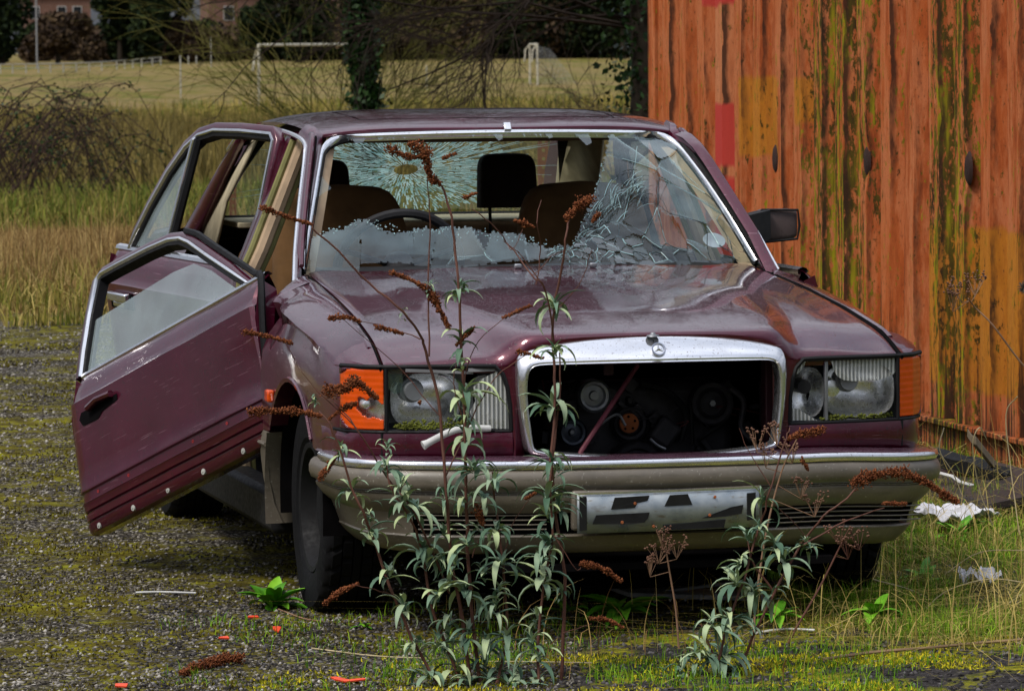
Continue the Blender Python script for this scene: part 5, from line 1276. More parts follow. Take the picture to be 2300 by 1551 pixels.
for k in range(150):
    a = 2*math.pi*k/150+vv.uniform(-.03, .03); r0 = vv.uniform(.08, .22); ln = vv.uniform(.08, .24)*(1.6 if abs(math.cos(a)) > .8 else .8)
    pts = [(hc[0]+r*1.25*math.cos(a)/.6, hc[1]+r*math.sin(a)*(1+.1*(r-r0))/.56) for r in (r0, r0+ln*.5, r0+ln)]
    if any(abs(u) > .98 or not 0.01 < v < .985 for u, v in pts): continue
    ray.tube([RW(*q) for q in pts], [.0016, .0013, .0005], 4)
rwin = fr.build('rear_window', M['tempered'], car, smooth=False, recalc=False); ray.build('radial_crack', M['crackline'], rwin)
mb = MB(); N = 40; rows = [[], []]
for k in range(N+1):
    a = 2*math.pi*k/N; r_ = .04*(1+.3*noise.noise(Vector((math.cos(a)*2, math.sin(a)*2, 3))))
    e = (math.cos(a), math.sin(a)); rows[0].append(RW(hc[0]+r_*1.3*e[0]/.6, hc[1]+r_*e[1]/.56)+Vector((0, .004, 0)))
    t = min(((.985-hc[0])/e[0] if e[0] > 0 else (-.985-hc[0])/e[0]) if abs(e[0]) > 1e-6 else 9, ((.99-hc[1])/e[1] if e[1] > 0 else (0-hc[1])/e[1]) if abs(e[1]) > 1e-6 else 9)
    rows[1].append(RW(hc[0]+e[0]*t, hc[1]+e[1]*t)+Vector((0, .004, 0)))
mb.grid(rows); mb.build('remaining_pane', M['glass'], rwin)

# ---- doors
def door(name, yh, length, s, front, theta=0, sag_=0, lift=(0, 0, 0), detail=True, tw=0, slope=.42, zb=.348, ft=1.357, n0=-.095):
    """skin in local coords: a along the door from the hinge, n outward, z up"""
    x0 = hw(yh+.4)
    def P(a, n, z): return (s*n, a, z)
    prof = [(-.100, .950), (-.082, .946), (-.062, .930), (-.044, .905), (-.026, .872), (-.016, .848), (-.003, .838), (-.001, .80), (0, .74), (0, .62), (-.001, .545), (.002, .532), (.002, .524), (-.006, .518), (-.006, .482), (.001, .476), (-.003, .468), (-.006, .445), (-.016, .441), (-.016, .435), (-.007, .431), (-.009, .405), (-.018, .401), (-.018, .395), (-.010, .391), (-.014, .365), (-.022, .352), (-.045, .348)]
    mb = MB(); cols = [0, .012, .06, .12, .18, .25, .32, .4, .5, .6, .7, .8, .88, .94, .975, 1]; rows = []
    prof = [(n, z if z > .62 else lerp(zb, .62, (z-.348)/(.62-.348))) for n, z in prof]
    for n, z in prof:
        row = []
        for c in cols:
            a = c*length; 
            if not front and c > .80:     # rear door cut round the wheel
                za = arch_z(yh+a, 3.785, .40)
                if za and z < za: a = min(a, 3.785-math.sqrt(max(0, .40**2-(max(z, WZ)-WZ)**2))-yh)
            e = -.012 if c in (0, 1) else 0
            nn = n+e
            if s < 0: # dents
                nn += -.022*math.exp(-((a-length*(.05 if front else .55))/.10)**2-((z-.64)/.09)**2)+.004*noise.noise(Vector((a*5, z*6, 4+yh)))
                if not front: nn -= .03*math.exp(-((a-.42)/.12)**2-((z-.74)/.07)**2)
            row.append(P(a, nn, z))
        rows.append(row)
    mb.grid(rows)
    inner = [[P(a, n, z) for a in (0.0, length)] for n, z in ((-.045, zb), (-.10, zb+.012), (-.10, .60), (-.11, .90), (-.09, .945))]
    if not front: inner = [[P(0, n, z), P(length if z > .7 else length-.2, n, z)] for n, z in ((-.10, .36), (-.10, .60), (-.11, .90), (-.09, .945))]
    mb.grid(inner)
    for e in (0, length): mb.poly([P(e, -.012, .80), P(e, -.012, .60), P(e, -.03, zb+.012) if front or e == 0 else P(e, -.012, .7), P(e, -.10, zb+.012) if front or e == 0 else P(e, -.10, .7), P(e, -.11, .9), P(e, -.05, .93)])
    d = mb.build(name, M['paint'], car, angle=35)
    # window frame
    def fr(a, z):
        z = .945+(z-.945)*(ft-.945)/(1.357-.945); return P(a, n0-(z-.945)*slope-(z-.945)**2*.10, z)
    if front: fpts = [(.10, .945), (.22, 1.045), (.36, 1.165), (.47, 1.262), (.53, 1.305), (.60, 1.330), (.72, 1.345), (.90, 1.355), (length-.03, 1.357), (length-.015, 1.345), (length-.004, 1.2), (length, 1.05), (length, .945)]
    else: fpts = [(.012, .945), (.005, 1.1), (.0, 1.25), (-.0, 1.340), (.02, 1.352), (.25, 1.352), (.45, 1.345), (.56, 1.325), (.64, 1.285), (.74, 1.20), (.84, 1.09), (.92, .99), (.955, .945)]
    F_ = [Vector(fr(*p)) for p in fpts]; cen = sum(F_, Vector())/len(F_)
    rows = []; rt_ = []; rb = []
    for i, p in enumerate(F_):
        a, b = F_[max(i-1, 0)], F_[min(i+1, len(F_)-1)]; t_ = (b-a).normalized(); on = Vector((s*.90, 0, .43)); k_ = t_.cross(on).normalized()
        if k_.dot(cen-p) > 0: k_ = -k_
        if i in (0, len(F_)-1): k_.z = 0; k_.normalize()
        W_ = .036
        rows.append([p-on*.030+k_*W_, p+k_*W_, p+on*.004+k_*(W_*.9), p+on*.004+k_*.016, p+on*.0+k_*.014])
        rt_.append([p+on*.001+k_*.016, p+on*.008+k_*.014, p+on*.009+k_*.006, p+on*.004+k_*.002, p+k_*.001])
        rb.append([p+k_*.003, p-on*.002-k_*.010, p-on*.035-k_*.012, p-on*.035+k_*.02])
    for rws, nm, mt in ((rows, 'window_frame', M['paint']), (rt_, 'window_trim', M['trim']), (rb, 'window_channel', M['black'])):
        mb = MB(); mb.grid(rws); mb.build(nm, mt, d, angle=50)
    mb = MB()      # belt moulding
    rw_ = [[P(c*length, n, z) for c in (0, .25, .5, .75, 1)] for n, z in ((-.105, .948), (-.090, .956), (-.076, .953), (-.070, .943), (-.076, .936))]
    mb.grid(rw_); mb.build('belt_moulding', M['trim'], d)
    mb = MB(); mb.grid([[P(length*.03, -.095, .95), P(length*.97, -.095, .95)], [P(length*.03, -.105, max(.40, zb+.03)), P(length*(.97 if front else .75), -.105, max(.40, zb+.03))]]); mb.build('door_card', M['cream'], d)
    # glass
    def glass_poly(pts, nm, mt, dn=-.012):
        mb = MB(); mb.poly([tuple(Vector(fr(a, z))+Vector((s*dn, 0, 0))) for a, z in pts]); return mb.build(nm, mt, d, smooth=False)
    if front:
        if sag_: glass_poly([(.14, .93), (.33, 1.10), (.44, 1.175), (.56, 1.19), (length-.02, 1.175), (length-.01, .93)], 'half_lowered_glass', M['glassdown'])
        else: glass_poly(fpts, 'door_glass', M['glass'])
        mb = MB(); rr = []
        bar = [fr(.24, .95), fr(.19, 1.02)]
    else:
        mb = MB(); mb.tube([Vector(fr(.585, 1.318))+Vector((s*.003, 0, 0)), Vector(fr(.66, .95))+Vector((s*.003, 0, 0))], .010, 6); mb.build('quarter_bar', M['trim'], d)
        mb = MB(); mb.tube([Vector(fr(.565, 1.318))+Vector((-s*.004, 0, 0)), Vector(fr(.64, .95))+Vector((-s*.004, 0, 0))], .015, 6); mb.build('quarter_seal', M['black'], d)
        glass_poly([(.60, 1.30), (.64, 1.275), (.74, 1.19), (.84, 1.08), (.94, .955), (.67, .955)], 'quarter_glass', M['glassdown'])
        if not theta: glass_poly(fpts[:8]+[(.66, .945)], 'door_glass', M['glass'])
    # handle
    ha = length-.16
    if front and s < 0:
        mb = MB(); mb.poly([P(ha-.12, .0015, .795), P(ha+.085, .0015, .795), P(ha+.10, .0015, .775), P(ha+.085, .0015, .752), P(ha+.0, .0015, .748), P(ha-.03, .0015, .765), P(ha-.12, .0015, .775)]); mb.build('handle_recess', M['gap'], d)
        mb = MB(); mb.tube([P(ha-.10, .010, .800), P(ha-.03, .016, .802), P(ha+.03, .012, .792)], .014, 8, flat=(1, .8)); mb.build('handle_stub', M['paint'], d)
    else:
        mb = MB(); mb.box(P(ha, .014, .80), (.022, .15, .030)); mb.box(P(ha+.02, .006, .772), (.01, .09, .02)); mb.build('door_handle', M['trim'], d, bevel=.008)
        mb = MB(); mb.box(P(ha, .002, .785), (.006, .18, .055)); mb.build('handle_recess', M['gap'], d)
    if detail and front and s < 0:
        sc = MB(); sc2 = MB()
        for c in (.15, .36, .55, .74, .93):
            p = P(c*length, -.012, lerp(zb, .62, (.366-.348)/(.62-.348))); sc.lathe([(0, .010), (.004, .009), (.005, .002), (.011, .001), (.012, 0)] if False else [(0, -.003), (.003, -.003), (.004, -.001), (.0095, -.0005), (.0095, .006)], (p[0], p[1], p[2]), 'x', 14)
        list(each(sc, 'sill_screw', M['washer'], d))
        for c in (.20, .38, .56, .73, .90):
            p = P(c*length, -.006, lerp(zb, .62, (.500-.348)/(.62-.348))); sc2.lathe([(.0028, -.001), (.0048, -.001)], (p[0]*1-.001, p[1], p[2]), 'x', 12)
        list(each(sc2, 'trim_clip_hole', plain('red_clip', (.45, .03, .02), .5), d))
    # black hinge-edge rubber
    mb = MB(); e = [P(.0, -.02, .50), P(-.006, -.03, .75), P(-.002, -.055, .93)]
    if front: e += [Vector(fr(.055, .97))+Vector((0, -.0, 0)), Vector(fr(.17, 1.07)), Vector(fr(.31, 1.19)), Vector(fr(.42, 1.285)), Vector(fr(.50, 1.335))]
    if s < 0: mb.tube(smooth_path(e, 3), .011, 6); mb.build('door_edge_rubber', M['black'], d)
    # placement
    piv = Vector((0, 0, .948)); Mx = Matrix.Translation(Vector((s*x0, yh, 0))+Vector(lift)) @ Matrix.Rotation(-s*-theta if False else (theta if s < 0 else -theta), 4, 'Z') @ Matrix.Translation(piv) @ Matrix.Rotation(-sag_, 4, 'X') @ Matrix.Rotation(tw, 4, 'Y') @ Matrix.Translation(-piv)
    d.matrix_local = Mx; return d
door('front_door', 1.335, .955, 1, True, n0=-.140, slope=.31); door('rear_door', 2.305, 1.06, 1, False, n0=-.140, slope=.31)
door('front_door', 1.335, 1.02, -1, True, R(28.6), R(20.6), (-.023, .095, .022), tw=R(6.5), slope=.28, zb=.410, ft=1.285, n0=-.075)
door('rear_door', 2.305, 1.064, -1, False, R(16), R(-2.0), (.072, 0, -.024), tw=R(-9.5), slope=.33, n0=-.075)
# ---- door mirror (far side)
mb = MB(); q = Vector((.868, 1.80, 1.066))
rows = []
for i in range(9):
    t = i/8; a = t*2-1
    e = 1-.12*abs(a)**6
    row = []
    for j in range(20):
        b_ = 2*math.pi*j/20; u, v = math.cos(b_), math.sin(b_)
        row.append((q.x+lerp(-.062, .066, t), q.y+.04+math.copysign(abs(u)**.4, u)*.035*e*(1-.2*t), q.z+.006*t+math.copysign(abs(v)**.35, v)*lerp(.055, .048, t)*e))
    rows.append(row)
mb.grid(rows, close_u=True); mb.add(rows[-1], [tuple(range(20))]); mb.add(rows[0], [tuple(range(20))])
mir = mb.build('door_mirror', M['mirrorshell'], car, bevel=.006, angle=50)
mb = MB(); mb.grid([[(.70, 1.66, 1.02), (.70, 1.72, .95)], [(.76, 1.76, 1.10), (.775, 1.80, 1.0)], [(.822, 1.80, 1.118), (.83, 1.85, 1.032)]]); mb.poly([(.74, 1.72, .98), (.83, 1.78, 1.03), (.83, 1.78, 1.115), (.74, 1.72, 1.10)], (0, .09, 0)); mb.build('mirror_arm', M['dash'], mir, solid=.01)
mb = MB(); mb.tube([(x, q.y+.005, q.z+z) for x, z in ((.812, .052), (.932, .050), (.937, .0), (.930, -.042), (.812, -.052), (.806, 0), (.812, .052))], .0045, 6); mb.build('mirror_rim', M['black'], mir)

# ---- wheels
def wheel(x, y, s):
    wd = .205; r = .312; mb = MB()
    prof = [(.185, -.085), (.205, -.100), (.26, -.104), (.292, -.098), (.304, -.088), (.309, -.080)]
    hgr = [-.080, -.052, -.048, -.046, -.018, -.014, -.010, .010, .014, .018, .046, .048, .052, .080]
    for h in hgr: prof.append((.3035 if h in (-.048, .048, -.014, .014) else r, h))
    prof += [(.309, .080), (.304, .088), (.292, .098), (.26, .104), (.205, .100), (.185, .085)]
    K = 150; rows = []
    for ri, h in prof:
        row = []
        for j in range(K):
            a = 2*math.pi*(j+ (3 if abs(h) > .05 else 0)*abs(h)/.08)/K
            rr = ri
            if ri > .300 and abs(h) > .015 and j % 5 == 0: rr = ri-.007
            zz = rr*math.sin(a)
            zz = max(zz, -.300) if zz < -.300 else zz
            bulge = 1+.08*max(0, (-zz-.2)/.1) if ri < .305 else 1
            row.append((s*h*bulge*.93, rr*math.cos(a), zz))
        rows.append(row)
    mb.grid(rows, close_u=True)
    o = mb.build('wheel', M['tyre'], car, angle=30); o.location = (x, y, .302)
    rim = MB(); rim.lathe([(.0, .045), (.03, .045), (.035, .02), (.06, .018), (.065, .04), (.10, .05), (.14, .035), (.155, .02), (.165, .06), (.175, .085), (.190, .088), (.192, .078)] if s > 0 else [(a, -b) for a, b in [(.0, .045), (.03, .045), (.035, .02), (.06, .018), (.065, .04), (.10, .05), (.14, .035), (.155, .02), (.165, .06), (.175, .085), (.190, .088), (.192, .078)]], (0, 0, 0), 'x', 40)
    rim.build('wheel_rim', plain('dark_steel_rim', (.008, .008, .009), .7, .1), o)
for x, y in ((-.775, .85), (.775, .85), (-.77, 3.785), (.77, 3.785)): wheel(x*.962, y, 1 if x > 0 else -1)
# ================================================================== FOREGROUND PLANTS AND LITTER
M['leaf'] = m_leafy('buddleia_leaf', [(.1, (.040, .090, .055)), (.4, (.13, .21, .14)), (.62, (.27, .35, .23)), (.9, (.44, .52, .26))], .55, nscale=20)
M['stem'] = plain('red_brown_stem', (.115, .048, .034), .7)
M['stemp'] = plain('pale_dry_stem', (.26, .15, .09), .8)
M['spike'] = m_leafy('rust_brown_seed_heads', [(.1, (.045, .014, .006)), (.5, (.135, .040, .016)), (.9, (.25, .088, .034))], .95, nscale=40)
def leaf_mesh(base_, az, ln, w_, rs_, pitch=.5, droop=2.1):
    """one long drooping leaf: returns verts, faces"""
    n = 6; p = Vector(base_); el = pitch; V = []; F = []; h = Vector((math.cos(az), math.sin(az), 0)); sd_ = Vector((-math.sin(az), math.cos(az), 0))
    for k in range(n+1):
        t = k/n; wk = w_*math.sin(math.pi*min(.97, t**.75*.93+.05)); up = Vector((0, 0, 1))*math.cos(el)-h*math.sin(el)
        V += [p-sd_*wk*.5-up*wk*.12*-1, p-up*wk*.10, p+sd_*wk*.5+up*wk*.12]
        d = h*math.cos(el)+Vector((0, 0, math.sin(el))); p = p+d*ln/n; el -= droop/n
    for k in range(n):
        b = 3*k; F += [(b, b+1, b+4, b+3), (b+1, b+2, b+5, b+4)]
    return V, F
class Leaves:
    def __init__(s): s.V = []; s.F = []; s.r = []
    def leaf(s, *a, **k):
        V, F = leaf_mesh(*a, **k); b = len(s.V); s.V += V; s.F += [tuple(b+i for i in f) for f in F]; s.r += [a[4].uniform(0, 1)]*len(V)
    def whorl(s, p, size, rs_, n=None, young=False):
        n = n or rs_.randint(8, 12); size *= rs_.uniform(.95, 1.2); a0 = rs_.uniform(0, 6.28)
        for k in range(n):
            s.leaf(Vector(p)+Vector((rs_.gauss(0, .003), rs_.gauss(0, .003), rs_.gauss(0, .010))), a0+2*math.pi*k/n+rs_.gauss(0, .45), size*rs_.uniform(.45, 1.25), size*rs_.uniform(.15, .22), rs_, pitch=rs_.uniform(-.1, 1.15), droop=rs_.uniform(1.0, 2.9))
        for k in range(3): s.leaf(Vector(p)+Vector((0, 0, .004)), rs_.uniform(0, 6.28), size*.5, size*.10, rs_, pitch=1.25, droop=.9)
    def build(s, name, par, mat=None):
        return fastmesh(name, np.array([tuple(v) for v in s.V]), np.array(s.F), mat or M['leaf'], s.r, par, True)
def spike_mesh(name, pts, r0, par, seed, dens=1.0, r1=None):
    rs_ = random.Random(seed); P = smooth_path(pts, 8); V = []; F = []; at_ = []; ln = sum((b-a).length for a, b in zip(P, P[1:])); n = int(ln*5200*dens*(r0/.012)); r1 = r1 or r0*.45
    O = [(1, 0, 0), (0, 1, 0), (-1, 0, 0), (0, -1, 0), (0, 0, 1), (0, 0, -1)]; Fq = [(0, 1, 4), (1, 2, 4), (2, 3, 4), (3, 0, 4), (1, 0, 5), (2, 1, 5), (3, 2, 5), (0, 3, 5)]
    for i in range(n):
        t = rs_.random(); k = t*(len(P)-1); j = min(len(P)-2, int(k)); c = P[j].lerp(P[j+1], k-j); nz_ = noise.noise(Vector((t*ln*42, seed*3.1, 0))); rr_ = lerp(r0, r1, t)*min(1.35, max(.25, .85+1.1*nz_))
        d = Vector((rs_.gauss(0, 1), rs_.gauss(0, 1), rs_.gauss(0, 1))).normalized(); q = c+d*rr_*abs(rs_.gauss(.75, .28)); sz = rs_.uniform(.0014, .0038); b = len(V)
        dd = d.orthogonal().normalized()
        for o in O: V.append(q+Vector(o)*sz*rs_.uniform(.6, 1.3)+d*(.5*sz if o[2] > 0 else 0))
        F += [tuple(b+x for x in f) for f in Fq]; at_ += [rs_.random()]*6
    o = fastmesh(name, np.array([tuple(v) for v in V]), np.array(F), M['spike'], at_, par)
    return o
def PX(pts, Y, jit=.05, seed=0):
    r_ = random.Random(seed); return [at(x, y, y=Y+r_.uniform(-jit, jit)) for x, y in pts]
def shrub(name, basepx, Y, stems, whorls, spikes, label, seed, rstem=.0048, stemmat=None, thin=()):
    rs_ = random.Random(seed); b = at(*basepx, y=Y); b.z = gz(b.x, b.y); e = empty(name, b, label, 'shrub')
    mb = MB()
    for i, (s_, r_) in enumerate(stems):
        P = smooth_path(PX(s_, Y, .035, seed*10+i), 4); P = [p+Vector((rs_.gauss(0, .0012), 0, rs_.gauss(0, .0012))) for p in P]
        if s_[0][1] >= 1500: P[0].z = gz(P[0].x, P[0].y)-.02
        mb.tube(P, [lerp(r_, r_*.5, k/(len(P)-1)) for k in range(len(P))], 6)
    o = mb.build('stems', stemmat or M['stem'], e); o.location = -b
    lv = Leaves()
    for x, y, sz in whorls: lv.whorl(at(x, y, y=Y+rs_.uniform(-.04, .03)), sz*.098/.1, rs_)
    if whorls: o = lv.build('leaves', e); o.location = -b
    for i, (pts, r_) in enumerate(spikes): o = spike_mesh('flower_spike', PX(pts, Y, .01, seed+i), r_, e, seed*100+i); o.location = -b
    return e
shrub('flowering_shrub', (1070, 1560), -.90, [
    ([(1062, 1560), (1040, 1400), (1012, 1240), (1000, 1080), (985, 900), (955, 790), (945, 755), (905, 700), (830, 636), (760, 565), (700, 510)], .0052),
    ([(1085, 1560), (1062, 1400), (1050, 1230), (1047, 1060), (1042, 900), (1036, 780), (1030, 650), (1022, 560), (1010, 470), (992, 420), (975, 395)], .0052),
    ([(1040, 1540), (975, 1380), (950, 1250), (925, 1170), (880, 1100), (868, 1045)], .0045),
    ([(1000, 1560), (940, 1460), (885, 1340), (852, 1250), (815, 1150), (788, 1090), (760, 1000), (735, 945), (715, 925)], .0045),
    ([(1110, 1560), (1138, 1420), (1128, 1260), (1112, 1130), (1105, 1060)], .0042),
    ([(1010, 1330), (930, 1150), (868, 1070), (800, 960), (750, 900)], .0030),
    ([(1000, 1070), (1060, 940), (1110, 850), (1190, 790)], .0022),
    ([(965, 800), (962, 640), (966, 500), (960, 395)], .0026),
    ([(945, 760), (870, 735), (800, 718)], .0018), ([(1040, 900), (1055, 800), (1100, 740), (1165, 695)], .0016), ([(1045, 960), (1020, 860), (1042, 760)], .0018),
    ([(990, 940), (900, 830), (770, 715)], .0016), ([(890, 1340), (840, 1322), (790, 1312)], .0018), ([(1130, 1260), (1150, 1180), (1190, 1120)], .0016), ([(1060, 1250), (1090, 1180)], .0018), ([(800, 960), (690, 850), (640, 765)], .0016), ([(760, 1010), (745, 1040)], .0015)],
    [(1030, 655, .075), (1036, 770, .085), (1044, 888, .10), (1046, 985, .105), (868, 1052, .085), (790, 1105, .075), (832, 1205, .072), (1110, 1085, .085), (930, 1160, .105), (950, 1240, .105), (960, 1262, .08), (872, 1290, .075), (1048, 1130, .08), (1052, 1230, .09), (1128, 1270, .085), (905, 1362, .075), (1045, 1330, .095), (985, 1340, .09), (1112, 1370, .07), (930, 1450, .085), (1052, 1425, .09), (1138, 1435, .085), (985, 1445, .085), (1020, 1500, .10), (1090, 1500, .09), (960, 1520, .08), (1125, 1520, .08), (765, 1010, .055), (705, 905, .03), (1000, 1120, .06), (900, 1090, .06), (905, 702, .022), (965, 645, .025), (1000, 1200, .075), (1085, 1290, .07), (1075, 1180, .06), (1010, 1400, .07), (1165, 1500, .07), (1050, 1545, .09), (905, 1130, .09), (1065, 1060, .09), (1115, 1190, .09), (1020, 1270, .07), (1040, 820, .05), (1050, 940, .07), (870, 1010, .04), (830, 1160, .05), (1075, 1560, .11), (1140, 1550, .10), (975, 1565, .10), (1180, 1565, .09), (1095, 1450, .08), (1000, 1455, .08), (1085, 1130, .07), (1120, 1330, .06)],
    [([(588, 466), (640, 485), (702, 505)], .0085), ([(868, 330), (915, 352), (955, 350)], .013), ([(922, 322), (950, 340), (958, 362), (968, 400), (988, 412)], .019), ([(558, 925), (620, 922), (680, 925), (722, 935)], .0125), ([(732, 880), (775, 872), (800, 858), (848, 895)], .018), ([(740, 940), (775, 915), (800, 905)], .010), ([(878, 612), (930, 632), (975, 665), (985, 700)], .012), ([(970, 660), (985, 690), (1008, 735)], .013), ([(738, 716), (775, 712), (810, 722)], .0085), ([(846, 735), (880, 742), (906, 750)], .008), ([(1062, 738), (1045, 755), (1025, 775)], .009), ([(1192, 686), (1160, 700), (1130, 714)], .007), ([(1162, 790), (1190, 795), (1218, 805)], .008), ([(548, 745), (600, 755), (655, 770)], .0095), ([(730, 1355), (760, 1330), (805, 1310)], .0125), ([(1072, 1142), (1085, 1180)], .013), ([(1205, 1105), (1180, 1120)], .009), ([(718, 1075), (740, 1045), (755, 1025)], .011), ([(1040, 445), (1072, 433)], .007), ([(995, 355), (1025, 345)], .006), ([(940, 905), (945, 900)], .008)],
    'tall leafy shrub with dead brown flower spikes in front of the left headlamp', 1)
shrub('flowering_shrub', (1255, 1560), -.95, [
    ([(1258, 1560), (1266, 1420), (1268, 1290), (1248, 1150), (1240, 1030), (1247, 880), (1243, 780), (1246, 690), (1262, 600), (1270, 540), (1280, 490)], .0050),
    ([(1212, 1560), (1208, 1440), (1222, 1310), (1240, 1200), (1236, 1080), (1256, 900), (1256, 790)], .0042),
    ([(1250, 800), (1225, 650), (1195, 620), (1140, 545), (1090, 490), (1060, 470)], .0026), ([(1225, 650), (1175, 580), (1130, 540)], .0018), ([(1205, 640), (1215, 560), (1205, 500), (1215, 450)], .0018), ([(1246, 700), (1300, 640), (1330, 560)], .0016), ([(1140, 545), (1150, 560), (1175, 515)], .0014), ([(1195, 620), (1250, 570), (1290, 560)], .0014), ([(1245, 1200), (1290, 1275), (1310, 1268)], .0016), ([(1265, 1420), (1330, 1400)], .0015)],
    [(1246, 688, .085), (1245, 790, .085), (1242, 918, .105), (1238, 1040, .075), (1228, 1120, .085), (1234, 1225, .10), (1220, 1310, .10), (1208, 1395, .08), (1210, 1480, .075), (1258, 1130, .06), (1250, 1060, .06), (1205, 1540, .09), (1262, 1330, .06), (1215, 1260, .08), (1235, 1160, .07), (1195, 1440, .08), (1225, 1570, .09), (1150, 1560, .09)],
    [([(1330, 447), (1300, 462), (1272, 492)], .019), ([(1345, 480), (1330, 500)], .009), ([(1305, 1265), (1350, 1275), (1395, 1305)], .0125), ([(1325, 1388), (1365, 1392), (1398, 1408)], .010), ([(1155, 495), (1200, 510)], .009)],
    'single upright leafy stem with small brown flower head before the grille', 2)
shrub('flowering_shrub', (1640, 1560), -.98, [
    ([(1640, 1560), (1690, 1430), (1740, 1330), (1800, 1220), (1850, 1160), (1900, 1120), (1925, 1095)], .0046), ([(1600, 1560), (1625, 1430), (1670, 1300), (1700, 1200), (1725, 1120), (1760, 1000), (1775, 960)], .0036),
    ([(1800, 1225), (1900, 1170), (1985, 1140)], .0026), ([(1620, 1500), (1590, 1440), (1575, 1400)], .003), ([(1740, 1330), (1690, 1260), (1680, 1215)], .003), ([(1730, 1090), (1680, 1010), (1660, 960)], .0016), ([(1725, 1120), (1790, 1180), (1840, 1250)], .0014)],
    [(1680, 1215, .095), (1762, 1262, .10), (1655, 1310, .095), (1735, 1340, .08), (1600, 1405, .095), (1562, 1470, .085), (1625, 1480, .095), (1712, 1120, .07), (1705, 1185, .05), (1812, 1225, .05), (1680, 1400, .08), (1660, 1510, .09), (1580, 1540, .08), (1500, 1535, .06), (1610, 1545, .09), (1640, 1560, .11), (1560, 1565, .11), (1530, 1500, .07), (1640, 1400, .09), (1690, 1330, .08), (1740, 1225, .08), (1665, 1260, .07), (1590, 1480, .09)],
    [([(1918, 1085), (1960, 1068), (2020, 1062), (2075, 1080), (2120, 1110), (2152, 1128)], .0185), ([(1985, 1130), (2035, 1132)], .009), ([(1850, 965), (1800, 975), (1770, 985)], .0135), ([(1800, 1030), (1815, 1055)], .007)],
    'leafy shrub below the number plate leaning right with a long arched brown flower spike', 3)
# dry umbel weeds
def umbel(name, basepx, Y, stem, heads, label, seed):
    rs_ = random.Random(seed); b = at(*basepx, y=Y); b.z = gz(b.x, b.y); e = empty(name, b, label, 'weed', 'dry seeded weeds before the car'); mb = MB(); P = smooth_path(PX(stem, Y, .02, seed), 4)
    if stem[0][1] > 1350: P[0].z = gz(P[0].x, P[0].y)
    mb.tube(P, [lerp(.0034, .0018, k/(len(P)-1)) for k in range(len(P))], 6); hd = MB()
    for x, y, w_ in heads:
        c = at(x, y+40, y=Y)
        best = min(P, key=lambda q: (q-c).length); mb.tube([best, c], .0012, 4)
        for k in range(9):
            t_ = at(x+rs_.uniform(-w_, w_), y+rs_.uniform(-w_*.5, w_*.45), y=Y+rs_.uniform(-.03, .03)); mb.tube([c, t_], .0008, 3)
            for _ in range(3): q = t_+Vector((rs_.gauss(0, .004), rs_.gauss(0, .004), rs_.gauss(0, .004))); hd.lathe([(0, -.0035), (.003, -.001), (.0034, .001), (0, .0035)], q, 'z', 6)
    o = mb.build('stalks', M['stemp'] if seed % 2 else M['stem'], e); o.location = -b; o = hd.build('seed_heads', plain('dry_seed_head', (.17, .085, .055), .9), e); o.location = -b
umbel('dry_weed', (1525, 1465), -.30, [(1525, 1465), (1518, 1370), (1500, 1260), (1495, 1215)], [(1480, 1225, 28), (1520, 1215, 25), (1460, 1255, 16), (1490, 1195, 18)], 'dry brown seeded weed standing alone left of the right-hand shrub', 5)
umbel('dry_weed', (1770, 1440), -.35, [(1770, 1440), (1840, 1320), (1885, 1230), (1905, 1190)], [(1890, 1185, 34), (1930, 1195, 26), (1905, 1215, 25)], 'dry seeded weed leaning under the right end of the bumper', 6)
umbel('dry_weed', (1690, 1400), -.60, [(1690, 1400), (1720, 1200), (1755, 1060), (1790, 985)], [(1700, 975, 30), (1745, 960, 28), (1780, 1000, 26), (1720, 1010, 20), (1830, 1120, 26), (1800, 1080, 18)], 'tall dry seeded weed crossing the right end of the grille', 7)
umbel('dry_weed', (2340, 860), .6, [(2345, 870), (2290, 810), (2230, 730), (2190, 690), (2175, 670)], [(2160, 640, 30), (2190, 625, 26), (2140, 660, 14)], 'pale dry stalk leaning in from the right before the container', 9)
# rosettes
def rosette(px, py, n, size, label, seed, up=.5, mat='green'):
    rs_ = random.Random(seed); c = at(px, py, z=.05 if py > 1340 and px > 1000 else .01); c.z = gz(c.x, c.y); c.z = max(c.z, .045 if py > 1340 and px > 1000 else -1)
    e = empty('broad_leaved_weed', c, label, 'weed', 'broad-leaved weeds on the ground'); lv = Leaves()
    for k in range(n): lv.leaf(Vector((rs_.gauss(0, .006), rs_.gauss(0, .006), .004)), 2*math.pi*k/n+rs_.gauss(0, .3), size*rs_.uniform(.75, 1.25), size*rs_.uniform(.30, .42), rs_, pitch=rs_.uniform(.15, .9)*up*2, droop=rs_.uniform(.6, 1.5))
    lv.build('leaves', e, M['broad'])
M['broad'] = m_leafy('fresh_green_leaf', [(.1, (.035, .13, .008)), (.5, (.09, .28, .015)), (.9, (.20, .45, .03))], .4, nscale=30)
rosette(612, 1356, 20, .125, 'bright green broad-leaved weed against the flat front tyre', 1, .7); rosette(1398, 1372, 20, .125, 'round green rosette under the middle of the bumper', 2, .45); rosette(1272, 1370, 6, .085, 'small leafy weed left of the round rosette', 3, .6)
rosette(816, 1408, 6, .040, 'tiny green seedling on the dark soil right of the tyre', 4, .5); rosette(1965, 1378, 12, .10, 'low green weed at the right of the bare dark soil', 5, .5); rosette(1745, 1385, 13, .085, 'rounded green weed behind the right-hand shrub', 6, .5); rosette(2080, 1300, 9, .10, 'dark green weed under the right end of the bumper', 7, .6); rosette(2150, 1225, 8, .12, 'leafy weed in front of the white sheet', 8, .6)
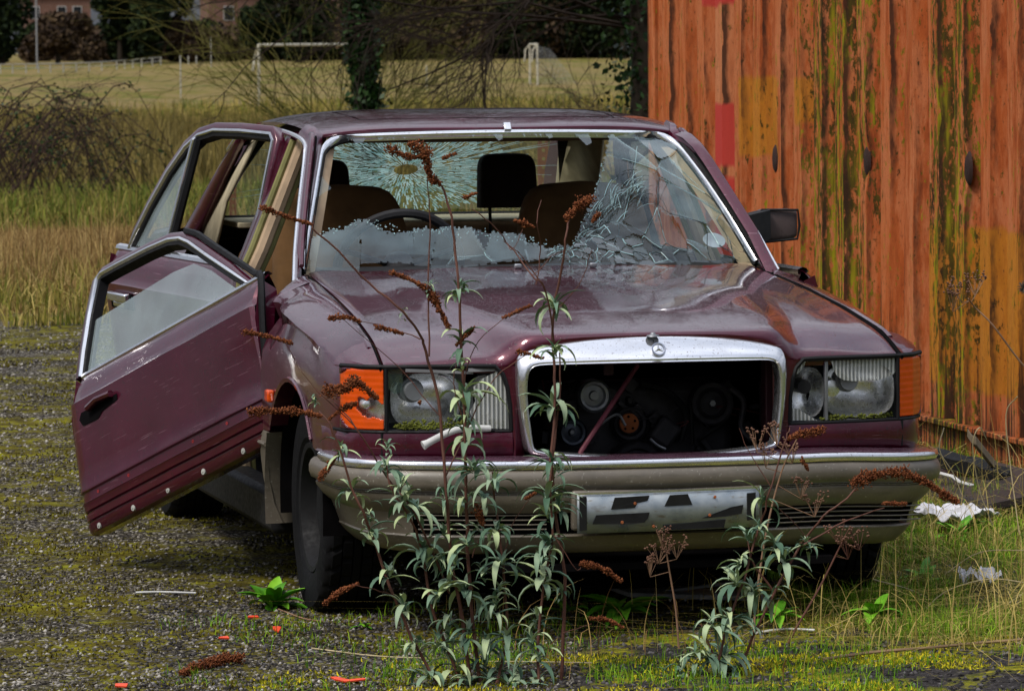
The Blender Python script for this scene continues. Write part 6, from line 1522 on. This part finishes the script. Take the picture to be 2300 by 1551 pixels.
# litter
def frag(px, py, pts, mat, label, name='lens_fragment', cat='plastic fragment', th=.004, rot=0, grp='orange plastic fragments on the gravel', tilt=.2):
    c = at(px, py, z=.008); c.z = gz(c.x, c.y)+.006; mb = MB(); mb.poly([(x, y, abs(x)*tilt) for x, y in pts], (0, 0, th)); o = mb.build(name, mat, smooth=False); o.location = c; o.rotation_euler = (R(18), 0, rot); return tag(o, label, cat, grp)
M['orfrag'] = plain('broken_orange_plastic', (.85, .085, .03), .35)
frag(272, 1541, [(-.017, -.008), (.012, -.012), (.018, .004), (.004, .012), (-.014, .008)], M['orfrag'], 'orange fragment nearest the bottom left corner'); frag(622, 1423, [(-.012, -.006), (.002, -.014), (.013, .004), (.008, .016), (-.010, .014)], M['orfrag'], 'upright orange fragment below the leafy weed', tilt=.5)
frag(568, 1385, [(-.016, -.004), (.016, -.006), (.014, .006), (-.012, .007)], M['orfrag'], 'flat orange fragment just below the broad-leaved weed'); frag(502, 1440, [(-.015, -.003), (.015, -.008), (.013, .008), (-.01, .005)], M['orfrag'], 'small orange and yellow fragment above the fallen flower spike')
frag(782, 1529, [(-.045, .010), (-.036, -.004), (-.01, -.014), (.045, -.012), (.04, -.003), (.0, .0), (-.028, .013)], M['orfrag'], 'long curved red-orange fragment at the bottom', tilt=.1)
o = spike_mesh('fallen_flower_spike', [at(405, 1512, z=.012), at(450, 1495, z=.018), at(500, 1480, z=.022), at(540, 1478, z=.018)], .0155, None, 77, r1=.014); tag(o, 'dead brown flower spike lying on the gravel at lower left', 'flower spike')
def stick(pts, r_, mat, label, z=.008): mb = MB(); P = []
def stick(pts, r_, mat, label, z=.008):
    P = [at(x, y, z=z) for x, y in pts]; P = [Vector((p.x, p.y, gz(p.x, p.y)+z)) for p in P]; mb = MB(); mb.tube(smooth_path(P, 4), r_, 6); tag(mb.build('stick', mat), label, 'stick', 'sticks and straws on the ground')
M['straw'] = plain('pale_straw', (.46, .38, .22), .8)
stick([(305, 1334), (360, 1332), (440, 1331)], .0035, M['white'], 'straight white stick on the gravel left of the tyre'); stick([(1698, 1423), (1760, 1418), (1830, 1420)], .0038, M['white'], 'white plastic strip on dark soil behind the right-hand shrub', .012)
stick([(1850, 1495), (1960, 1480), (2090, 1470), (2180, 1450), (2300, 1440)], .0045, plain('half_bare_twig', (.30, .19, .11), .85), 'long grey and ochre twig lying across the moss at right', .014)
stick([(700, 1455), (850, 1470), (1000, 1475)], .002, M['straw'], 'thin straw lying left of the shrub bases', .006); stick([(1090, 1480), (1200, 1490), (1330, 1495)], .002, M['straw'], 'thin straw lying right of the shrub bases', .006); stick([(625, 1365), (680, 1385), (725, 1395)], .002, M['stemp'], 'thin dry stalk lying in front of the tyre', .006)
def sheet(name, px, py, w_, d, mat, label, cat, amp=.03, rot=0, z=.02):
    c = at(px, py, z=.03); c.z = gz(c.x, c.y)+z; mb = MB(); rows = []
    for i in range(22):
        row = []
        for j in range(22):
            u, v = i/21-.5, j/21-.5; e = 1+.15*noise.noise(Vector((math.atan2(v, u)*2, px, 0))); row.append((u*w_*e, v*d*e, amp*(noise.noise(Vector((u*5, v*5, px)))+.5*abs(noise.noise(Vector((u*14, v*14, px)))))+amp*.5))
        rows.append(row)
    mb.grid(rows); o = mb.build(name, mat, solid=.002, angle=25); o.location = c; o.rotation_euler = (0, 0, rot); return tag(o, label, cat)
M['poly'] = plain('dirty_white_sheeting', (.62, .62, .66), .4)
sheet('crumpled_sheet', 2145, 1192, .22, .30, M['poly'], 'crumpled white sheeting lying in the grass right of the bumper', 'plastic sheet', .05, R(20), .03); sheet('crumpled_wrapper', 2200, 1300, .115, .09, M['poly'], 'small crumpled white scrap in the grass at right', 'litter', .035, 0, .02)
# flattened board under the car
c = at(1560, 1350, z=.02); mb = MB(); mb.box((0, 0, .012), (.44, .20, .014), Matrix.Rotation(R(4), 3, 'Y')); mb.box((.02, .1, .03), (.38, .22, .010), Matrix.Rotation(R(-5), 3, 'Y'))
for i in range(9): mb.box((-.19+i*.047, -.10, .012), (.008, .006, .020))
o = mb.build('grey_panel', M['grey'], bevel=.003); o.location = (c.x+.0, c.y+.05, gz(c.x, c.y)+.02); o.rotation_euler = (0, 0, R(4)); tag(o, 'broken grey plastic panel on the ground under the bumper', 'panel')
# wreckage by the container
M['wreck'] = plain('muddy_black_panel', (.035, .026, .024), .5)
def plank(p0, p1, w_, th, mat, name, label, cat, tilt=0):
    p0, p1 = Vector(p0), Vector(p1); d = p1-p0; a = math.atan2(d.y, d.x); mb = MB(); L_ = d.length; rows = []
    for i in range(13):
        t = i/12; q = p0.lerp(p1, t); n_ = Vector((-math.sin(a), math.cos(a), tilt)); o = Vector((0, 0, .012*noise.noise(q*6)))
        rows.append([q-n_*w_/2+o, q-n_*w_*.45+o+Vector((0, 0, th)), q+o+Vector((0, 0, th*.6)), q+n_*w_*.45+o+Vector((0, 0, th)), q+n_*w_/2+o, q+o-Vector((0, 0, .01))])
    mb.grid(rows, close_u=True); mb.add(rows[0], [tuple(range(6))]); mb.add(rows[-1], [tuple(range(6))]); return tag(mb.build(name, mat, bevel=.002), label, cat)
plank(at(2075, 1065, z=.08), at(2330, 1120, z=.12), .34, .025, M['wreck'], 'scrap_sheet', 'broad dark torn panel lying between bumper and container', 'scrap panel', .25)
plank(at(2090, 1035, z=.14), at(2260, 1085, z=.12), .05, .045, M['black'], 'scrap_strip', 'black ribbed strip lying on the dark torn panel', 'scrap strip', .3)
plank(at(2110, 1105, z=.06), at(2330, 1150, z=.05), .09, .02, plain('brown_strip', (.09, .06, .05), .5), 'scrap_strip', 'brown strip in front of the dark torn panel', 'scrap strip', .3)
plank(at(2182, 990, z=.26), at(2262, 1085, z=.10), .045, .03, plain('split_grey_wood', (.20, .16, .11), .9), 'split_branch', 'split grey branch leaning on the scrap by the container', 'branch', .6)
r7 = random.Random(77); mb = MB(); mb.tube([at(2100, 1060, z=.13), at(2140, 1070, z=.13), at(2155, 1082, z=.12), at(2200, 1095, z=.10)], .007, 6); tag(mb.build('torn_lining', M['white']), 'ragged white lining edge on the dark torn panel', 'lining')
# straws arching over the grass on the right
for i, (pts, lab) in enumerate([([(2230, 1180), (2200, 1100), (2185, 1000), (2200, 960), (2215, 985)], 'pale curled straw rising before the container foot'), ([(2290, 1200), (2270, 1050), (2260, 930), (2285, 890)], 'tall pale straw at the right edge'), ([(2120, 1290), (2200, 1240), (2300, 1235)], 'long straw bent over the small scrap'), ([(1960, 1300), (2060, 1330), (2180, 1400), (2300, 1440)], 'long straw lying across the grass at lower right'), ([(2180, 1500), (2240, 1380), (2300, 1330)], 'long straw leaning right at the lower right edge'), ([(2160, 1110), (2140, 1060), (2110, 1010), (2120, 960)], 'forked pale straw beside the bumper end'), ([(2050, 1400), (2120, 1330), (2220, 1300), (2320, 1310)], 'straw arching over the right-hand weed')]):
    straw('straw_stalk', PX(pts, .9-.12*i, .05, i), .0019, M['straw'], lab, 'straw stalk', 'straw stalks at the right')
mb = MB(); rs9 = random.Random(4); c = at(2300, 645, y=.6)
P9 = [at(2340, 700, y=.6), at(2300, 655, y=.6)]; mb.tube(P9, .0016, 5)
for i in range(160):
    d = Vector((rs9.gauss(0, 1), rs9.gauss(0, 1), rs9.gauss(0, 1))).normalized(); mb.tube([c, c+d*rs9.uniform(.012, .024)], .0007, 3, caps=False)
tag(mb.build('teasel_head', plain('grey_brown_bristle', (.09, .075, .06), .9)), 'bristly grey seed head at the right edge before the container', 'seed head')
